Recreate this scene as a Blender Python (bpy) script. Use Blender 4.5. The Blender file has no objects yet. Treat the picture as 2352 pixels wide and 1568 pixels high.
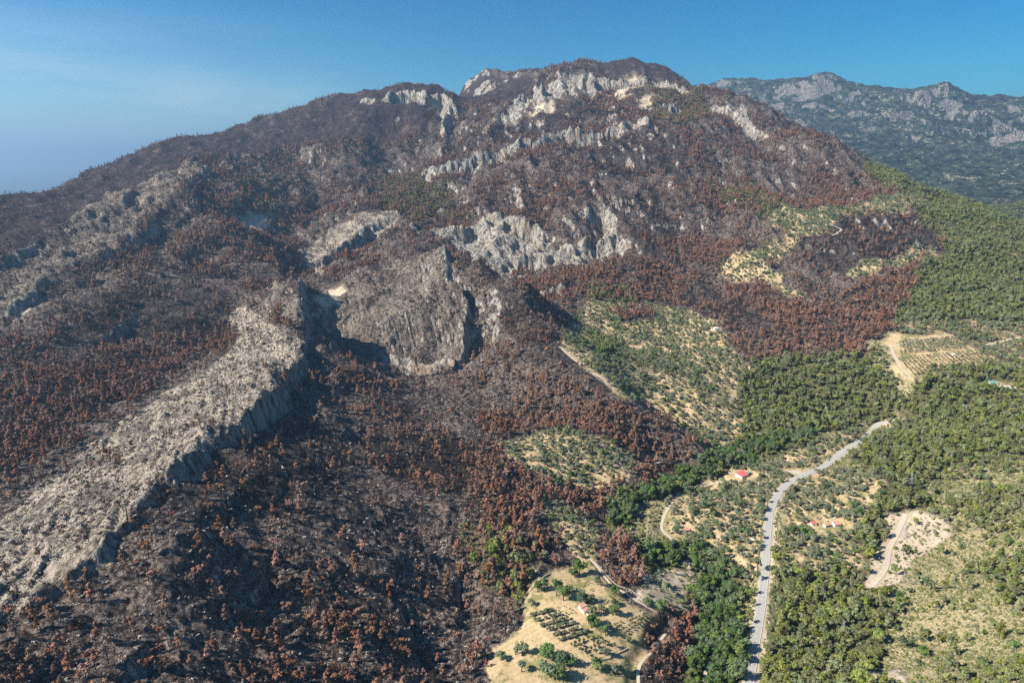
import bpy, bmesh, math, random
import numpy as np
from mathutils import Vector, Matrix

random.seed(7)
RNG = np.random.RandomState(7)
scene = bpy.context.scene
COL = scene.collection

# ------------------------------------------------------------------ camera
cam_data = bpy.data.cameras.new('camera')
cam_data.lens = 24.02
cam_data.sensor_width = 36.0
cam_data.clip_start = 1.0
cam_data.clip_end = 400000.0
cam = bpy.data.objects.new('camera', cam_data)
PITCH = math.radians(14.95)
cam.location = (0, 0, 0)
cam.rotation_euler = (math.pi / 2 - PITCH, 0, 0)
COL.objects.link(cam)
scene.camera = cam

# ------------------------------------------------------------------ light
SUN_EL = math.radians(38.0)
SUN_DIR = Vector((-1.0, -0.32, 0)).normalized() * math.cos(SUN_EL) + Vector((0, 0, math.sin(SUN_EL)))  # towards the sun
sun_data = bpy.data.lights.new('sun', 'SUN')
sun_data.energy = 5.0
sun_data.angle = math.radians(0.5)
sun_data.color = (1.0, 0.94, 0.85)
sun = bpy.data.objects.new('sun', sun_data)
sun.rotation_euler = SUN_DIR.to_track_quat('Z', 'Y').to_euler()
sun.location = (0, 0, 1500)
COL.objects.link(sun)

world = bpy.data.worlds.new('World')
scene.world = world
world.use_nodes = True
wn = world.node_tree
wn.nodes.clear()
sky = wn.nodes.new('ShaderNodeTexSky')
sky.sky_type = 'NISHITA'
sky.sun_disc = False
sky.sun_elevation = SUN_EL
sky.sun_rotation = math.atan2(SUN_DIR.x, SUN_DIR.y)
sky.altitude = 900
sky.air_density = 1.0
sky.dust_density = 0.6
sky.ozone_density = 2.2
hs = wn.nodes.new('ShaderNodeHueSaturation')
hs.inputs['Saturation'].default_value = 1.5
hs.inputs['Hue'].default_value = 0.485
bg = wn.nodes.new('ShaderNodeBackground')
bg.inputs['Strength'].default_value = 0.055
wo = wn.nodes.new('ShaderNodeOutputWorld')
wn.links.new(sky.outputs[0], hs.inputs['Color'])
gm = wn.nodes.new('ShaderNodeGamma')
gm.inputs['Gamma'].default_value = 1.25
mu = wn.nodes.new('ShaderNodeMix')
mu.data_type = 'RGBA'
mu.blend_type = 'MULTIPLY'
mu.inputs[0].default_value = 1.0
mu.inputs[7].default_value = (.28, .64, .72, 1)
wn.links.new(hs.outputs[0], gm.inputs['Color'])
wn.links.new(gm.outputs[0], mu.inputs[6])
tcw = wn.nodes.new('ShaderNodeTexCoord')
mp = wn.nodes.new('ShaderNodeMapping')
mp.inputs['Scale'].default_value = (1.6, 1.6, 11.0)
mp.inputs['Location'].default_value = (1.7, .4, .3)
cn = wn.nodes.new('ShaderNodeTexNoise')
cn.inputs['Scale'].default_value = 1.5
cn.inputs['Detail'].default_value = 5
cn.inputs['Roughness'].default_value = .55
wn.links.new(tcw.outputs['Generated'], mp.inputs[0])
wn.links.new(mp.outputs[0], cn.inputs['Vector'])
sz = wn.nodes.new('ShaderNodeSeparateXYZ')
wn.links.new(tcw.outputs['Generated'], sz.inputs[0])
lo = wn.nodes.new('ShaderNodeMapRange')
lo.interpolation_type = 'SMOOTHSTEP'
lo.inputs['From Min'].default_value = .20
lo.inputs['From Max'].default_value = -.02
wn.links.new(sz.outputs[2], lo.inputs['Value'])
az = wn.nodes.new('ShaderNodeMapRange')
az.interpolation_type = 'SMOOTHSTEP'
az.inputs['From Min'].default_value = .05
az.inputs['From Max'].default_value = -.62
wn.links.new(sz.outputs[0], az.inputs['Value'])
cr = wn.nodes.new('ShaderNodeMapRange')
cr.interpolation_type = 'SMOOTHSTEP'
cr.inputs['From Min'].default_value = .38
cr.inputs['From Max'].default_value = .68
wn.links.new(cn.outputs['Fac'], cr.inputs['Value'])
m1 = wn.nodes.new('ShaderNodeMath'); m1.operation = 'MULTIPLY'
m2 = wn.nodes.new('ShaderNodeMath'); m2.operation = 'MULTIPLY'
m3 = wn.nodes.new('ShaderNodeMath'); m3.operation = 'MULTIPLY_ADD'
m3.inputs[1].default_value = .6
m3.inputs[2].default_value = .35
wn.links.new(cr.outputs[0], m3.inputs[0])
wn.links.new(m3.outputs[0], m1.inputs[0])
wn.links.new(lo.outputs[0], m1.inputs[1])
wn.links.new(m1.outputs[0], m2.inputs[0])
wn.links.new(az.outputs[0], m2.inputs[1])
cm = wn.nodes.new('ShaderNodeMix')
cm.data_type = 'RGBA'
cm.inputs[7].default_value = (9.5, 9.6, 9.8, 1)
wn.links.new(m2.outputs[0], cm.inputs[0])
wn.links.new(mu.outputs[2], cm.inputs[6])
wn.links.new(cm.outputs[2], bg.inputs['Color'])
wn.links.new(bg.outputs[0], wo.inputs['Surface'])

scene.view_settings.view_transform = 'Standard'
scene.view_settings.look = 'None'
scene.view_settings.exposure = 0.97
scene.view_settings.gamma = 1.0
scene.view_settings.use_curve_mapping = False
scene.cycles.max_bounces = 5
scene.cycles.diffuse_bounces = 2
scene.cycles.glossy_bounces = 1
scene.cycles.transmission_bounces = 1
scene.cycles.transparent_max_bounces = 4
scene.cycles.volume_bounces = 0
scene.cycles.use_denoising = False

# ------------------------------------------------------------------ helpers: projection maths used for surveying the site
SP, CP = math.sin(PITCH), math.cos(PITCH)
F = 1569.0      # focal length in pixels of a 2352 wide survey print


def P(u, v, d):
    """survey print pixel + distance along the view -> world point"""
    a = (784 - v) / F
    return np.array([(u - 1176) / F * d, d * (CP + SP * a), d * (-SP + CP * a)])


def smooth(a, b, x):
    t = np.clip((x - a) / (b - a), 0, 1)
    return t * t * (3 - 2 * t)


_tab = np.random.RandomState(3).rand(512, 512).astype(np.float32)


def vn(x, y, s=0):
    x = x + s * 37.77
    y = y + s * 91.31
    xi = np.floor(x).astype(np.int64)
    yi = np.floor(y).astype(np.int64)
    fx = (x - xi)
    fy = (y - yi)
    fx = fx * fx * fx * (fx * (fx * 6 - 15) + 10)
    fy = fy * fy * fy * (fy * (fy * 6 - 15) + 10)
    x0 = xi & 511
    x1 = (xi + 1) & 511
    y0 = yi & 511
    y1 = (yi + 1) & 511
    a = _tab[x0, y0]
    b = _tab[x1, y0]
    c = _tab[x0, y1]
    d = _tab[x1, y1]
    return (a * (1 - fx) + b * fx) * (1 - fy) + (c * (1 - fx) + d * fx) * fy


def fbm(x, y, wl, octs=4, s=0, gain=0.5, ridged=False):
    out = 0
    amp = 1.0
    tot = 0
    f = 1.0 / wl
    ca, sa = 0.8, 0.6
    X, Y = x * f, y * f
    for o in range(octs):
        n = vn(X, Y, s + o * 1.7)
        if ridged:
            n = 1 - np.abs(2 * n - 1)
        out = out + n * amp
        tot += amp
        amp *= gain
        X, Y = (X * ca - Y * sa) * 2.03, (X * sa + Y * ca) * 2.03
    return out / tot        # 0..1


# ------------------------------------------------------------------ survey points of the land: (u, v, distance)
CTRL = """
1722 1568 529;1735 1470 576;1757 1310 673;1762 1230 735;1768 1170 790;1795 1125 838;1830 1095 871;1880 1075 893;1940 1035 950;1990 995 1005;2050 968 1055
1200 1550 520;1300 1500 540;1450 1450 572;1500 1380 610;1250 1380 600;1340 1320 655;1400 1250 705;1290 1180 760
1600 1568 546;1610 1450 607;1600 1340 668;1500 1290 698;1430 1200 782;1440 1160 815;1560 1080 935;1700 1010 1020;1900 975 1060
1170 1040 885;1300 1000 925;1430 1090 862;1340 1120 835;1400 1020 925
1640 1040 975;1500 960 1050;1580 900 1100;1650 850 1190;1500 800 1290;1400 700 1456;1600 740 1390;1350 790 1240;1300 780 1270;1290 740 1330
1590 1010 955;1520 965 985;1450 910 1020;1380 860 1060;1300 800 1119;1230 735 1190;1160 650 1300;1090 600 1400;1015 575 1440
950 870 1150;1200 1000 950;1100 1000 930;900 870 1130;1100 900 1090;1200 900 1060;1320 960 975;950 700 1290;1060 840 1180;880 760 1230;800 700 1290;740 770 1230;720 690 1340;850 850 1150;980 650 1360;900 620 1450;790 650 1420
700 600 1600;900 480 1900;800 540 1750;850 590 1560;730 640 1500;780 470 2000;690 590 1650
720 850 1000;760 900 955;800 950 905;800 1100 745;1000 1100 800;1150 1150 760;900 1300 620;1100 1300 655;700 1300 573;500 1300 510;600 1200 603;1050 1450 575;900 1500 515;600 1568 440;300 1568 394;300 1400 450;400 1250 510;500 1130 612;1000 1568 510;1150 1568 512;700 1200 622;600 1100 655;1000 1200 705;1200 1250 690
60 1500 405;0 1568 385;150 1450 430
300 920 880;110 1080 670;0 1180 580;420 830 1060;550 760 1180;0 1380 440;640 700 1180;560 700 1230
100 900 840;0 1000 740;0 850 900;200 800 1010;100 700 1100;300 700 1180;450 700 1210;250 620 1290;450 600 1420;600 620 1420;100 640 1170;560 540 1650;640 560 1600;500 520 1620;690 520 1800;600 480 1800
0 458 1500;60 446 1560;100 450 1680;170 412 1850;230 380 2000;310 352 2120;400 318 2300;530 308 2450;0 540 1850;0 600 2200;60 520 2000;100 510 2150;170 480 2300;230 450 2500;310 430 2700;400 400 2850;530 370 2950;-100 520 1700;600 275 2550;700 240 2650;780 215 2750;850 200 2820;960 183 2850;1005 195 2850
300 400 1950;400 380 2050;200 450 1700;560 350 2250;650 320 2400;750 300 2500;850 280 2550;700 400 2200;850 380 2300;600 420 2000;780 330 2380
950 350 2450;900 400 2300;960 430 2150;1000 480 2020;900 300 2560;1040 300 2550;1000 440 2080;850 440 2080
1050 240 2800;1080 190 3500;1090 180 3560;1130 172 3600;1190 172 3600;1220 186 3500;1060 215 3350
1290 155 2960;1340 160 2960;1380 148 3000;1440 130 3020;1490 145 3000;1520 153 3000;1565 182 2950;1600 200 2900;1650 208 2850;1690 222 2800;1750 245 2720;1800 285 2620;1830 308 2550;1862 299 2450;1900 325 2400;1950 352 2330;2050 402 2220;2140 445 2080
1250 225 2750;1380 230 2750;1350 280 2520;1200 300 2500;1450 240 2650;1550 230 2750;1100 330 2350;1500 290 2480
1150 420 2080;1300 420 2080;1200 470 1960;1400 400 2130;1400 470 1900;1500 350 2280;1550 420 2080;1100 470 1970;1050 430 2090
1100 560 1740;1150 650 1590;1120 620 1650;1250 640 1580;1200 700 1460;1300 680 1490;1380 600 1650;1350 640 1570;1450 600 1640;1480 560 1720;1400 560 1760
1600 300 2420;1650 350 2300;1700 420 2110;1600 500 1900;1650 560 1780;1550 620 1650;1500 680 1520;1600 680 1530;1750 350 2330;1800 430 2120;1850 380 2220;1950 420 2110;1700 500 1880
1780 520 1740;1820 470 1870;1900 480 1850;2000 460 1920;2100 460 1960;1850 540 1690;1950 500 1790;1920 560 1620;2000 540 1660;2080 520 1740;1880 600 1560;1950 640 1460;2050 605 1530;2120 580 1590
1700 600 1600;1800 620 1530;1850 680 1430;1700 680 1490;1780 740 1330;1900 720 1350;1680 780 1290;1800 800 1240;2000 720 1330;2050 660 1430;1950 780 1240;2040 800 1190
2100 868 1080;2288 831 1120;2150 760 1240;2280 760 1240;2350 800 1160;2200 700 1340;2340 700 1330;1990 880 1110;2070 930 1050
1750 850 1180;1900 870 1140;1850 960 1040;1750 950 1080
2150 520 1800;2200 480 1950;2250 500 1880;2300 530 1790;2352 560 1690;2200 600 1580;2300 620 1550;2180 640 1480;2352 650 1480
2300 880 1040;2200 900 1030;2250 960 960;2352 900 990;2120 1000 960;2352 1000 840;2200 1100 790;2352 1200 630;2100 1200 715;2050 1100 805;1900 1100 845;1850 1200 750;2352 1400 500;2200 1350 575;2352 1568 405;2150 1500 500;2000 1568 480;2000 1400 580;1850 1400 606;1850 1568 510;1950 1250 700;2050 1300 650
1640 1150 820;1700 1250 725;1560 1200 780;1650 1350 672
2600 560 1500;2600 900 880;2600 1300 500;2500 1568 370
-250 450 1400;-250 700 1050;-250 1000 700;-250 1400 420;-100 1568 365
1640 190 7600;1700 180 7400;1790 185 7200;1822 176 7000;1845 184 6900;1870 165 6800;1888 176 6800;1902 166 6800;1925 184 6750;1960 190 6700;2050 210 6600;2110 213 6300;2150 198 6250;2172 186 6200;2230 224 6200;2300 245 6100;2330 240 6000;2352 232 6000;2450 220 6000
1750 250 6500;1850 290 5900;1900 330 5300;2000 340 5200;2100 330 5400;2200 320 5500;2352 340 5200;2100 280 5900;2250 270 5800;1950 250 6300
1950 370 4600;2100 400 4300;2250 430 3900;2352 400 4300;2352 480 3300;2300 520 2900;2352 540 2500;2200 400 4300;2450 480 3100;2450 560 2200
"""
pts = []
for line in CTRL.strip().splitlines():
    for t in line.split(';'):
        u, v, d = map(float, t.split())
        pts.append(P(u, v, d))
# land behind the skyline ridges (x, y, z)
BACK = [(-1900, 2600, -520), (-1500, 3300, -300), (-900, 3600, -150), (-2600, 1900, -600), (-3200, 3200, -950),
        (-2200, 4500, -1000), (-800, 4800, -900), (-300, 3500, 60), (-1750, 2000, -420), (-2000, 1500, -480),
        (100, 4400, -100), (600, 3600, 180), (900, 4200, -200), (500, 5200, -500), (-1500, 6500, -1100),
        (-6000, 6000, -1100), (-3500, 9000, -1100), (0, 9000, -800), (-8000, 12000, -1100), (1500, 4200, -260),
        (1300, 3300, -100), (1700, 3200, -300), (2000, 3000, -330), (1700, 2500, -290), (2300, 12000, 0), (7000, 12000, 0), (2700, 8700, 250), (4300, 8500, 200), (6300, 7700, 250), (3500, 8300, 420), (5300, 7700, 330),
        (5200, 9500, 100), (3400, 9200, 150), (8000, 9000, 200), (9000, 6000, 300), (5500, 3500, -150), (4000, 2600, -250),
        (2200, 1700, -320), (1600, 1200, -280), (1900, 2100, -330), (3000, 2000, -300), (1500, 700, -200),
        (-100, 250, -400), (-500, 150, -330), (500, 150, -300), (100, 200, -400), (-1200, 500, -200), (-2200, 800, -400),
        (900, 500, -200), (-900, 0, -300), (900, 0, -200), (2500, 600, -250), (-3500, 400, -900)]
pts += [np.array(p, float) for p in BACK]

# rock steps: top edge (u, v, distance, height); low side +1 = to the right of the direction of travel (seen from above)
CLIFFS = [
    # slab
    dict(p=[(20, 1415, 428, 5), (100, 1350, 450, 7), (200, 1290, 480, 9), (300, 1170, 545, 12), (450, 1030, 650, 17), (560, 950, 740, 32), (640, 870, 850, 44), (692, 790, 1000, 38)], side=1, w=8, L=70, rag=8),
    dict(p=[(700, 748, 1080, 26), (692, 690, 1160, 32), (686, 635, 1260, 24)], side=1, w=10, L=50, rag=6),
    # dome
    dict(p=[(1018, 572, 1420, 16), (1035, 640, 1340, 34), (1072, 680, 1290, 46), (1070, 760, 1230, 38), (1050, 825, 1180, 12)], side=-1, w=12, L=60, rag=8),
    dict(p=[(760, 780, 1240, 5), (830, 830, 1190, 9), (950, 835, 1190, 10), (1050, 830, 1185, 9)], side=1, w=22, L=60, rag=14),
    # strip north of the dome
    dict(p=[(912, 490, 1890, 24), (800, 555, 1730, 24), (700, 612, 1590, 18)], side=-1, w=12, L=50, rag=10),
    # white cliffs
    dict(p=[(1012, 530, 1790, 20), (1080, 512, 1820, 42), (1160, 492, 1850, 52), (1265, 520, 1790, 45)], side=1, w=26, L=70, rag=22),
    dict(p=[(1150, 590, 1700, 30), (1250, 585, 1700, 40), (1330, 560, 1740, 42), (1400, 540, 1760, 30)], side=1, w=20, L=60, rag=20),
    dict(p=[(1340, 485, 1880, 26), (1400, 473, 1900, 40), (1425, 530, 1800, 34), (1430, 580, 1720, 18)], side=1, w=18, L=50, rag=20),
    dict(p=[(1210, 675, 1500, 14), (1290, 655, 1530, 18)], side=1, w=12, L=40, rag=10),
    # upper band
    dict(p=[(995, 388, 2190, 26), (1060, 378, 2210, 30), (1130, 350, 2260, 32), (1230, 322, 2320, 44), (1300, 300, 2370, 62), (1380, 296, 2390, 60), (1450, 276, 2430, 50), (1490, 280, 2400, 20)], side=1, w=20, L=80, rag=13),
    # summit rocks
    dict(p=[(1115, 290, 2560, 16), (1180, 225, 2730, 40), (1240, 200, 2820, 46), (1330, 178, 2860, 46), (1385, 190, 2880, 40)], side=1, w=34, L=80, rag=35),
    dict(p=[(1385, 185, 2890, 30), (1450, 180, 2890, 46), (1510, 175, 2890, 44), (1570, 195, 2850, 32)], side=1, w=30, L=80, rag=35),
    dict(p=[(1640, 250, 2680, 30), (1700, 262, 2620, 40), (1745, 300, 2520, 30)], side=1, w=26, L=70, rag=30),
    dict(p=[(1480, 255, 2600, 24), (1560, 250, 2650, 30)], side=1, w=26, L=60, rag=30),
    # left summit
    dict(p=[(835, 228, 2660, 26), (900, 222, 2680, 40), (970, 218, 2700, 40), (1020, 220, 2740, 60), (1040, 250, 2660, 50)], side=1, w=30, L=80, rag=35),
    dict(p=[(1135, 173, 3600, 30), (1165, 168, 3600, 45), (1195, 172, 3600, 30)], side=1, w=20, L=60, rag=10),
    # left spurs
    dict(p=[(490, 372, 1950, 12), (432, 432, 1690, 22), (452, 492, 1560, 18)], side=-1, w=16, L=60, rag=14, rk=.45),
    dict(p=[(355, 512, 1500, 20), (290, 552, 1370, 20), (235, 590, 1290, 14)], side=-1, w=12, L=50, rag=10, rk=.5),
    dict(p=[(150, 515, 1400, 10), (70, 565, 1300, 14), (-30, 615, 1200, 14)], side=-1, w=14, L=60, rag=8, rk=.5),
    dict(p=[(180, 650, 1200, 12), (90, 670, 1150, 22), (0, 720, 1060, 20)], side=-1, w=18, L=50, rag=12),
    # small crags on the burnt slope
    dict(p=[(400, 1440, 448, 4), (330, 1462, 430, 14), (295, 1520, 407, 15), (285, 1568, 391, 6)], side=-1, w=6, L=26, rag=4),
    dict(p=[(690, 1090, 690, 6), (655, 1070, 700, 12), (640, 1130, 650, 8)], side=-1, w=6, L=26, rag=5),
    dict(p=[(1060, 1290, 664, 8), (1040, 1350, 630, 14), (1050, 1430, 585, 8)], side=-1, w=6, L=26, rag=5),
    dict(p=[(600, 1320, 545, 6), (575, 1370, 520, 10)], side=-1, w=5, L=20, rag=4),
    dict(p=[(900, 1380, 585, 6), (940, 1440, 560, 12), (960, 1520, 527, 7)], side=-1, w=5, L=24, rag=5),
    dict(p=[(310, 730, 1140, 8), (230, 780, 1050, 14)], side=-1, w=6, L=26, rag=4),
    # far range
    dict(p=[(1755, 235, 6800, 120), (1830, 215, 6700, 260), (1900, 225, 6500, 200), (1960, 250, 6300, 110)], side=1, w=120, L=260, rag=160),
    dict(p=[(1985, 292, 5900, 60), (2080, 262, 6000, 110), (2180, 255, 6000, 140), (2290, 285, 5800, 100)], side=1, w=90, L=240, rag=150),
    dict(p=[(1760, 268, 6300, 100), (1830, 275, 6200, 120)], side=1, w=90, L=200, rag=120),
    dict(p=[(2040, 218, 6400, 70), (2110, 206, 6250, 90), (2165, 200, 6200, 90)], side=1, w=70, L=200, rag=90),
    dict(p=[(2290, 315, 5500, 70), (2352, 300, 5400, 90), (2450, 290, 5400, 90)], side=1, w=90, L=200, rag=90),
]
for c in CLIFFS:
    pp = [P(u, v, d) for u, v, d, h in c['p']]
    c['xy'] = np.array([[q[0], q[1]] for q in pp])
    c['z'] = np.array([q[2] for q in pp])
    c['h'] = np.array([h for u, v, d, h in c['p']], float)


def polydist(x, y, xy, vals=None):
    """signed distance to an open polyline; + on the right of travel. also arc parameter and interpolated value"""
    best = np.full(x.shape, 1e18)
    sgn = np.ones(x.shape)
    val = np.zeros(x.shape)
    over = np.zeros(x.shape)
    n = len(xy) - 1
    for i in range(n):
        ax, ay = xy[i]
        bx, by = xy[i + 1]
        dx, dy = bx - ax, by - ay
        L2 = dx * dx + dy * dy
        t = ((x - ax) * dx + (y - ay) * dy) / L2
        tc = np.clip(t, 0, 1)
        px, py = ax + tc * dx, ay + tc * dy
        d2 = (x - px) ** 2 + (y - py) ** 2
        m = d2 < best
        best = np.where(m, d2, best)
        cr = dx * (y - ay) - dy * (x - ax)
        sgn = np.where(m, np.where(cr < 0, 1.0, -1.0), sgn)
        if vals is not None:
            val = np.where(m, vals[i] + (vals[i + 1] - vals[i]) * tc, val)
        ov = np.zeros(x.shape)
        L = math.sqrt(L2)
        if i == 0:
            ov = np.maximum(ov, -t * L)
        if i == n - 1:
            ov = np.maximum(ov, (t - 1) * L)
        over = np.where(m, ov, over)
    return sgn * np.sqrt(best), val, over


def cliffs(x, y, noise=True):
    out = np.zeros(x.shape)
    rock = np.zeros(x.shape)
    for c in CLIFFS:
        xy = c['xy']
        R = c['L'] * 4 + 60
        m = (x > xy[:, 0].min() - R) & (x < xy[:, 0].max() + R) & (y > xy[:, 1].min() - R) & (y < xy[:, 1].max() + R)
        if not m.any():
            continue
        X, Y = x[m], y[m]
        s, h, over = polydist(X, Y, xy, c['h'])
        s = s * c['side']
        w, L = c['w'], c['L']
        if noise:
            sc = c['rag']
            s = s + (fbm(X, Y, sc * 3.0 + 14, 4, 11, 0.55) - 0.5) * sc * 2.2 + (fbm(X, Y, sc * .8 + 5, 2, 15) - 0.5) * sc * 0.9
        fade = np.exp(-(over / (L * 0.5 + 8)) ** 2)
        if noise and c['rag'] >= 14:
            fade = fade * np.clip(.45 + 3.2 * (fbm(X, Y, c['rag'] * 4.5, 3, 19) - .36), .2, 1.15)
        if noise and c['rag'] < 14:
            fade = fade * np.clip(.75 + 2.2 * (fbm(X, Y, 55, 3, 17) - .45), .4, 1.2)
        h = h * fade
        tr = smooth(-w * 0.15, w, s)
        hi = np.where(s < 0, 0.5 * np.exp(s / L), 0.5)
        lo = np.where(s > w, -0.5 * np.exp(-(s - w) / L), -0.5)
        out[m] += h * (hi * (1 - tr) + lo * tr)
        face = smooth(-w * 0.5, 0, s) * (1 - smooth(w * 1.0, w * 1.6, s)) * fade * np.clip(h / 14, 0, 1)
        rock[m] = np.maximum(rock[m], face * c.get('rk', 1.0))
    return out, rock


for c in CLIFFS:      # tops and feet of the steps also pin the land
    xy, z, h = c['xy'], c['z'], c['h']
    for i in range(len(xy)):
        a = xy[max(0, i - 1)]
        b = xy[min(len(xy) - 1, i + 1)]
        t = (b - a) / np.linalg.norm(b - a)
        nrm = np.array([t[1], -t[0]]) * c['side']
        o = c['w']
        pts.append(np.array([xy[i][0] - nrm[0] * 3, xy[i][1] - nrm[1] * 3, z[i]]))
        q = xy[i] + nrm * (o + 4)
        pts.append(np.array([q[0], q[1], z[i] - h[i]]))
pts = np.array(pts)
CC = 45.0
_c0, _ = cliffs(pts[:, 0].copy(), pts[:, 1].copy(), False)
D = np.sqrt((pts[:, None, 0] - pts[None, :, 0]) ** 2 + (pts[:, None, 1] - pts[None, :, 1]) ** 2 + CC * CC)
n = len(pts)
A = np.zeros((n + 3, n + 3))
A[:n, :n] = -D + np.eye(n) * 1.2
A[:n, n] = 1
A[:n, n + 1] = pts[:, 0] / 1000
A[:n, n + 2] = pts[:, 1] / 1000
A[n:, :n] = A[:n, n:].T
rhs = np.concatenate([pts[:, 2] - _c0, [0, 0, 0]])
W = np.linalg.solve(A, rhs)


def rbf(x, y):
    out = np.empty(x.shape)
    xf, yf, of = x.ravel(), y.ravel(), out.ravel()
    for i in range(0, len(xf), 20000):
        X, Y = xf[i:i + 20000], yf[i:i + 20000]
        d = np.sqrt((X[:, None] - pts[None, :, 0]) ** 2 + (Y[:, None] - pts[None, :, 1]) ** 2 + CC * CC)
        of[i:i + 20000] = -d @ W[:n] + W[n] + W[n + 1] * X / 1000 + W[n + 2] * Y / 1000
    return of.reshape(x.shape)


# fan-shaped grid of the land, finer near, coarser far
NT = 821
TH = np.radians(np.linspace(-50, 50, NT))
rs = [250.0]
while rs[-1] < 15000:
    r = rs[-1]
    rs.append(r * (1 + (0.0044 if r < 1150 else 0.0030 if r < 3100 else 0.0045)))
RS = np.array(rs)
NR = len(RS)
RR, TT = np.meshgrid(RS, TH, indexing='ij')
GX = RR * np.sin(TT)
GY = RR * np.cos(TT)
# base on every 4th node
ri = np.unique(np.append(np.arange(0, NR, 4), NR - 1))
ti = np.arange(0, NT, 4)
base_c = rbf(GX[np.ix_(ri, ti)], GY[np.ix_(ri, ti)])
tmp = np.empty((len(ri), NT))
for k in range(len(ri)):
    tmp[k] = np.interp(np.arange(NT), ti, base_c[k])
BASE = np.empty((NR, NT))
for k in range(NT):
    BASE[:, k] = np.interp(np.arange(NR), ri, tmp[:, k])
CL, ROCKF = cliffs(GX, GY)
H0 = BASE + CL


def grid_sample(G, x, y):
    r = np.sqrt(x * x + y * y)
    t = np.arctan2(x, y)
    fi = np.clip(np.interp(r, RS, np.arange(NR)), 0, NR - 1.001)
    fj = np.clip((t - TH[0]) / (TH[1] - TH[0]), 0, NT - 1.001)
    i = fi.astype(int)
    j = fj.astype(int)
    a = fi - i
    b = fj - j
    return (G[i, j] * (1 - a) * (1 - b) + G[i + 1, j] * a * (1 - b) + G[i, j + 1] * (1 - a) * b + G[i + 1, j + 1] * a * b)


_T = [300.0]
while _T[-1] < 14000:
    _T.append(_T[-1] * 1.0018)
_T = np.array(_T)


def unproject(uv, G=None):
    """where the sight lines of the survey print meet the land"""
    G = H0 if G is None else G
    out = []
    for u, v in uv:
        a = (784 - v) / F
        dx, dy, dz = (u - 1176) / F, CP + SP * a, -SP + CP * a
        z = grid_sample(G, dx * _T, dy * _T)
        hit = np.nonzero(dz * _T < z)[0]
        t = _T[hit[0]] if len(hit) else _T[-1]
        if len(hit) and hit[0] > 0:
            k = hit[0]
            e0 = dz * _T[k - 1] - z[k - 1]
            e1 = z[k] - dz * _T[k]
            t = _T[k - 1] + (_T[k] - _T[k - 1]) * e0 / (e0 + e1 + 1e-9)
        out.append((dx * t, dy * t))
    return np.array(out)

# ------------------------------------------------------------------ land use, outlined on the survey print and laid out on the land
def rows(s):
    return [tuple(map(float, p.split())) for p in s.split(',')]


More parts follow.
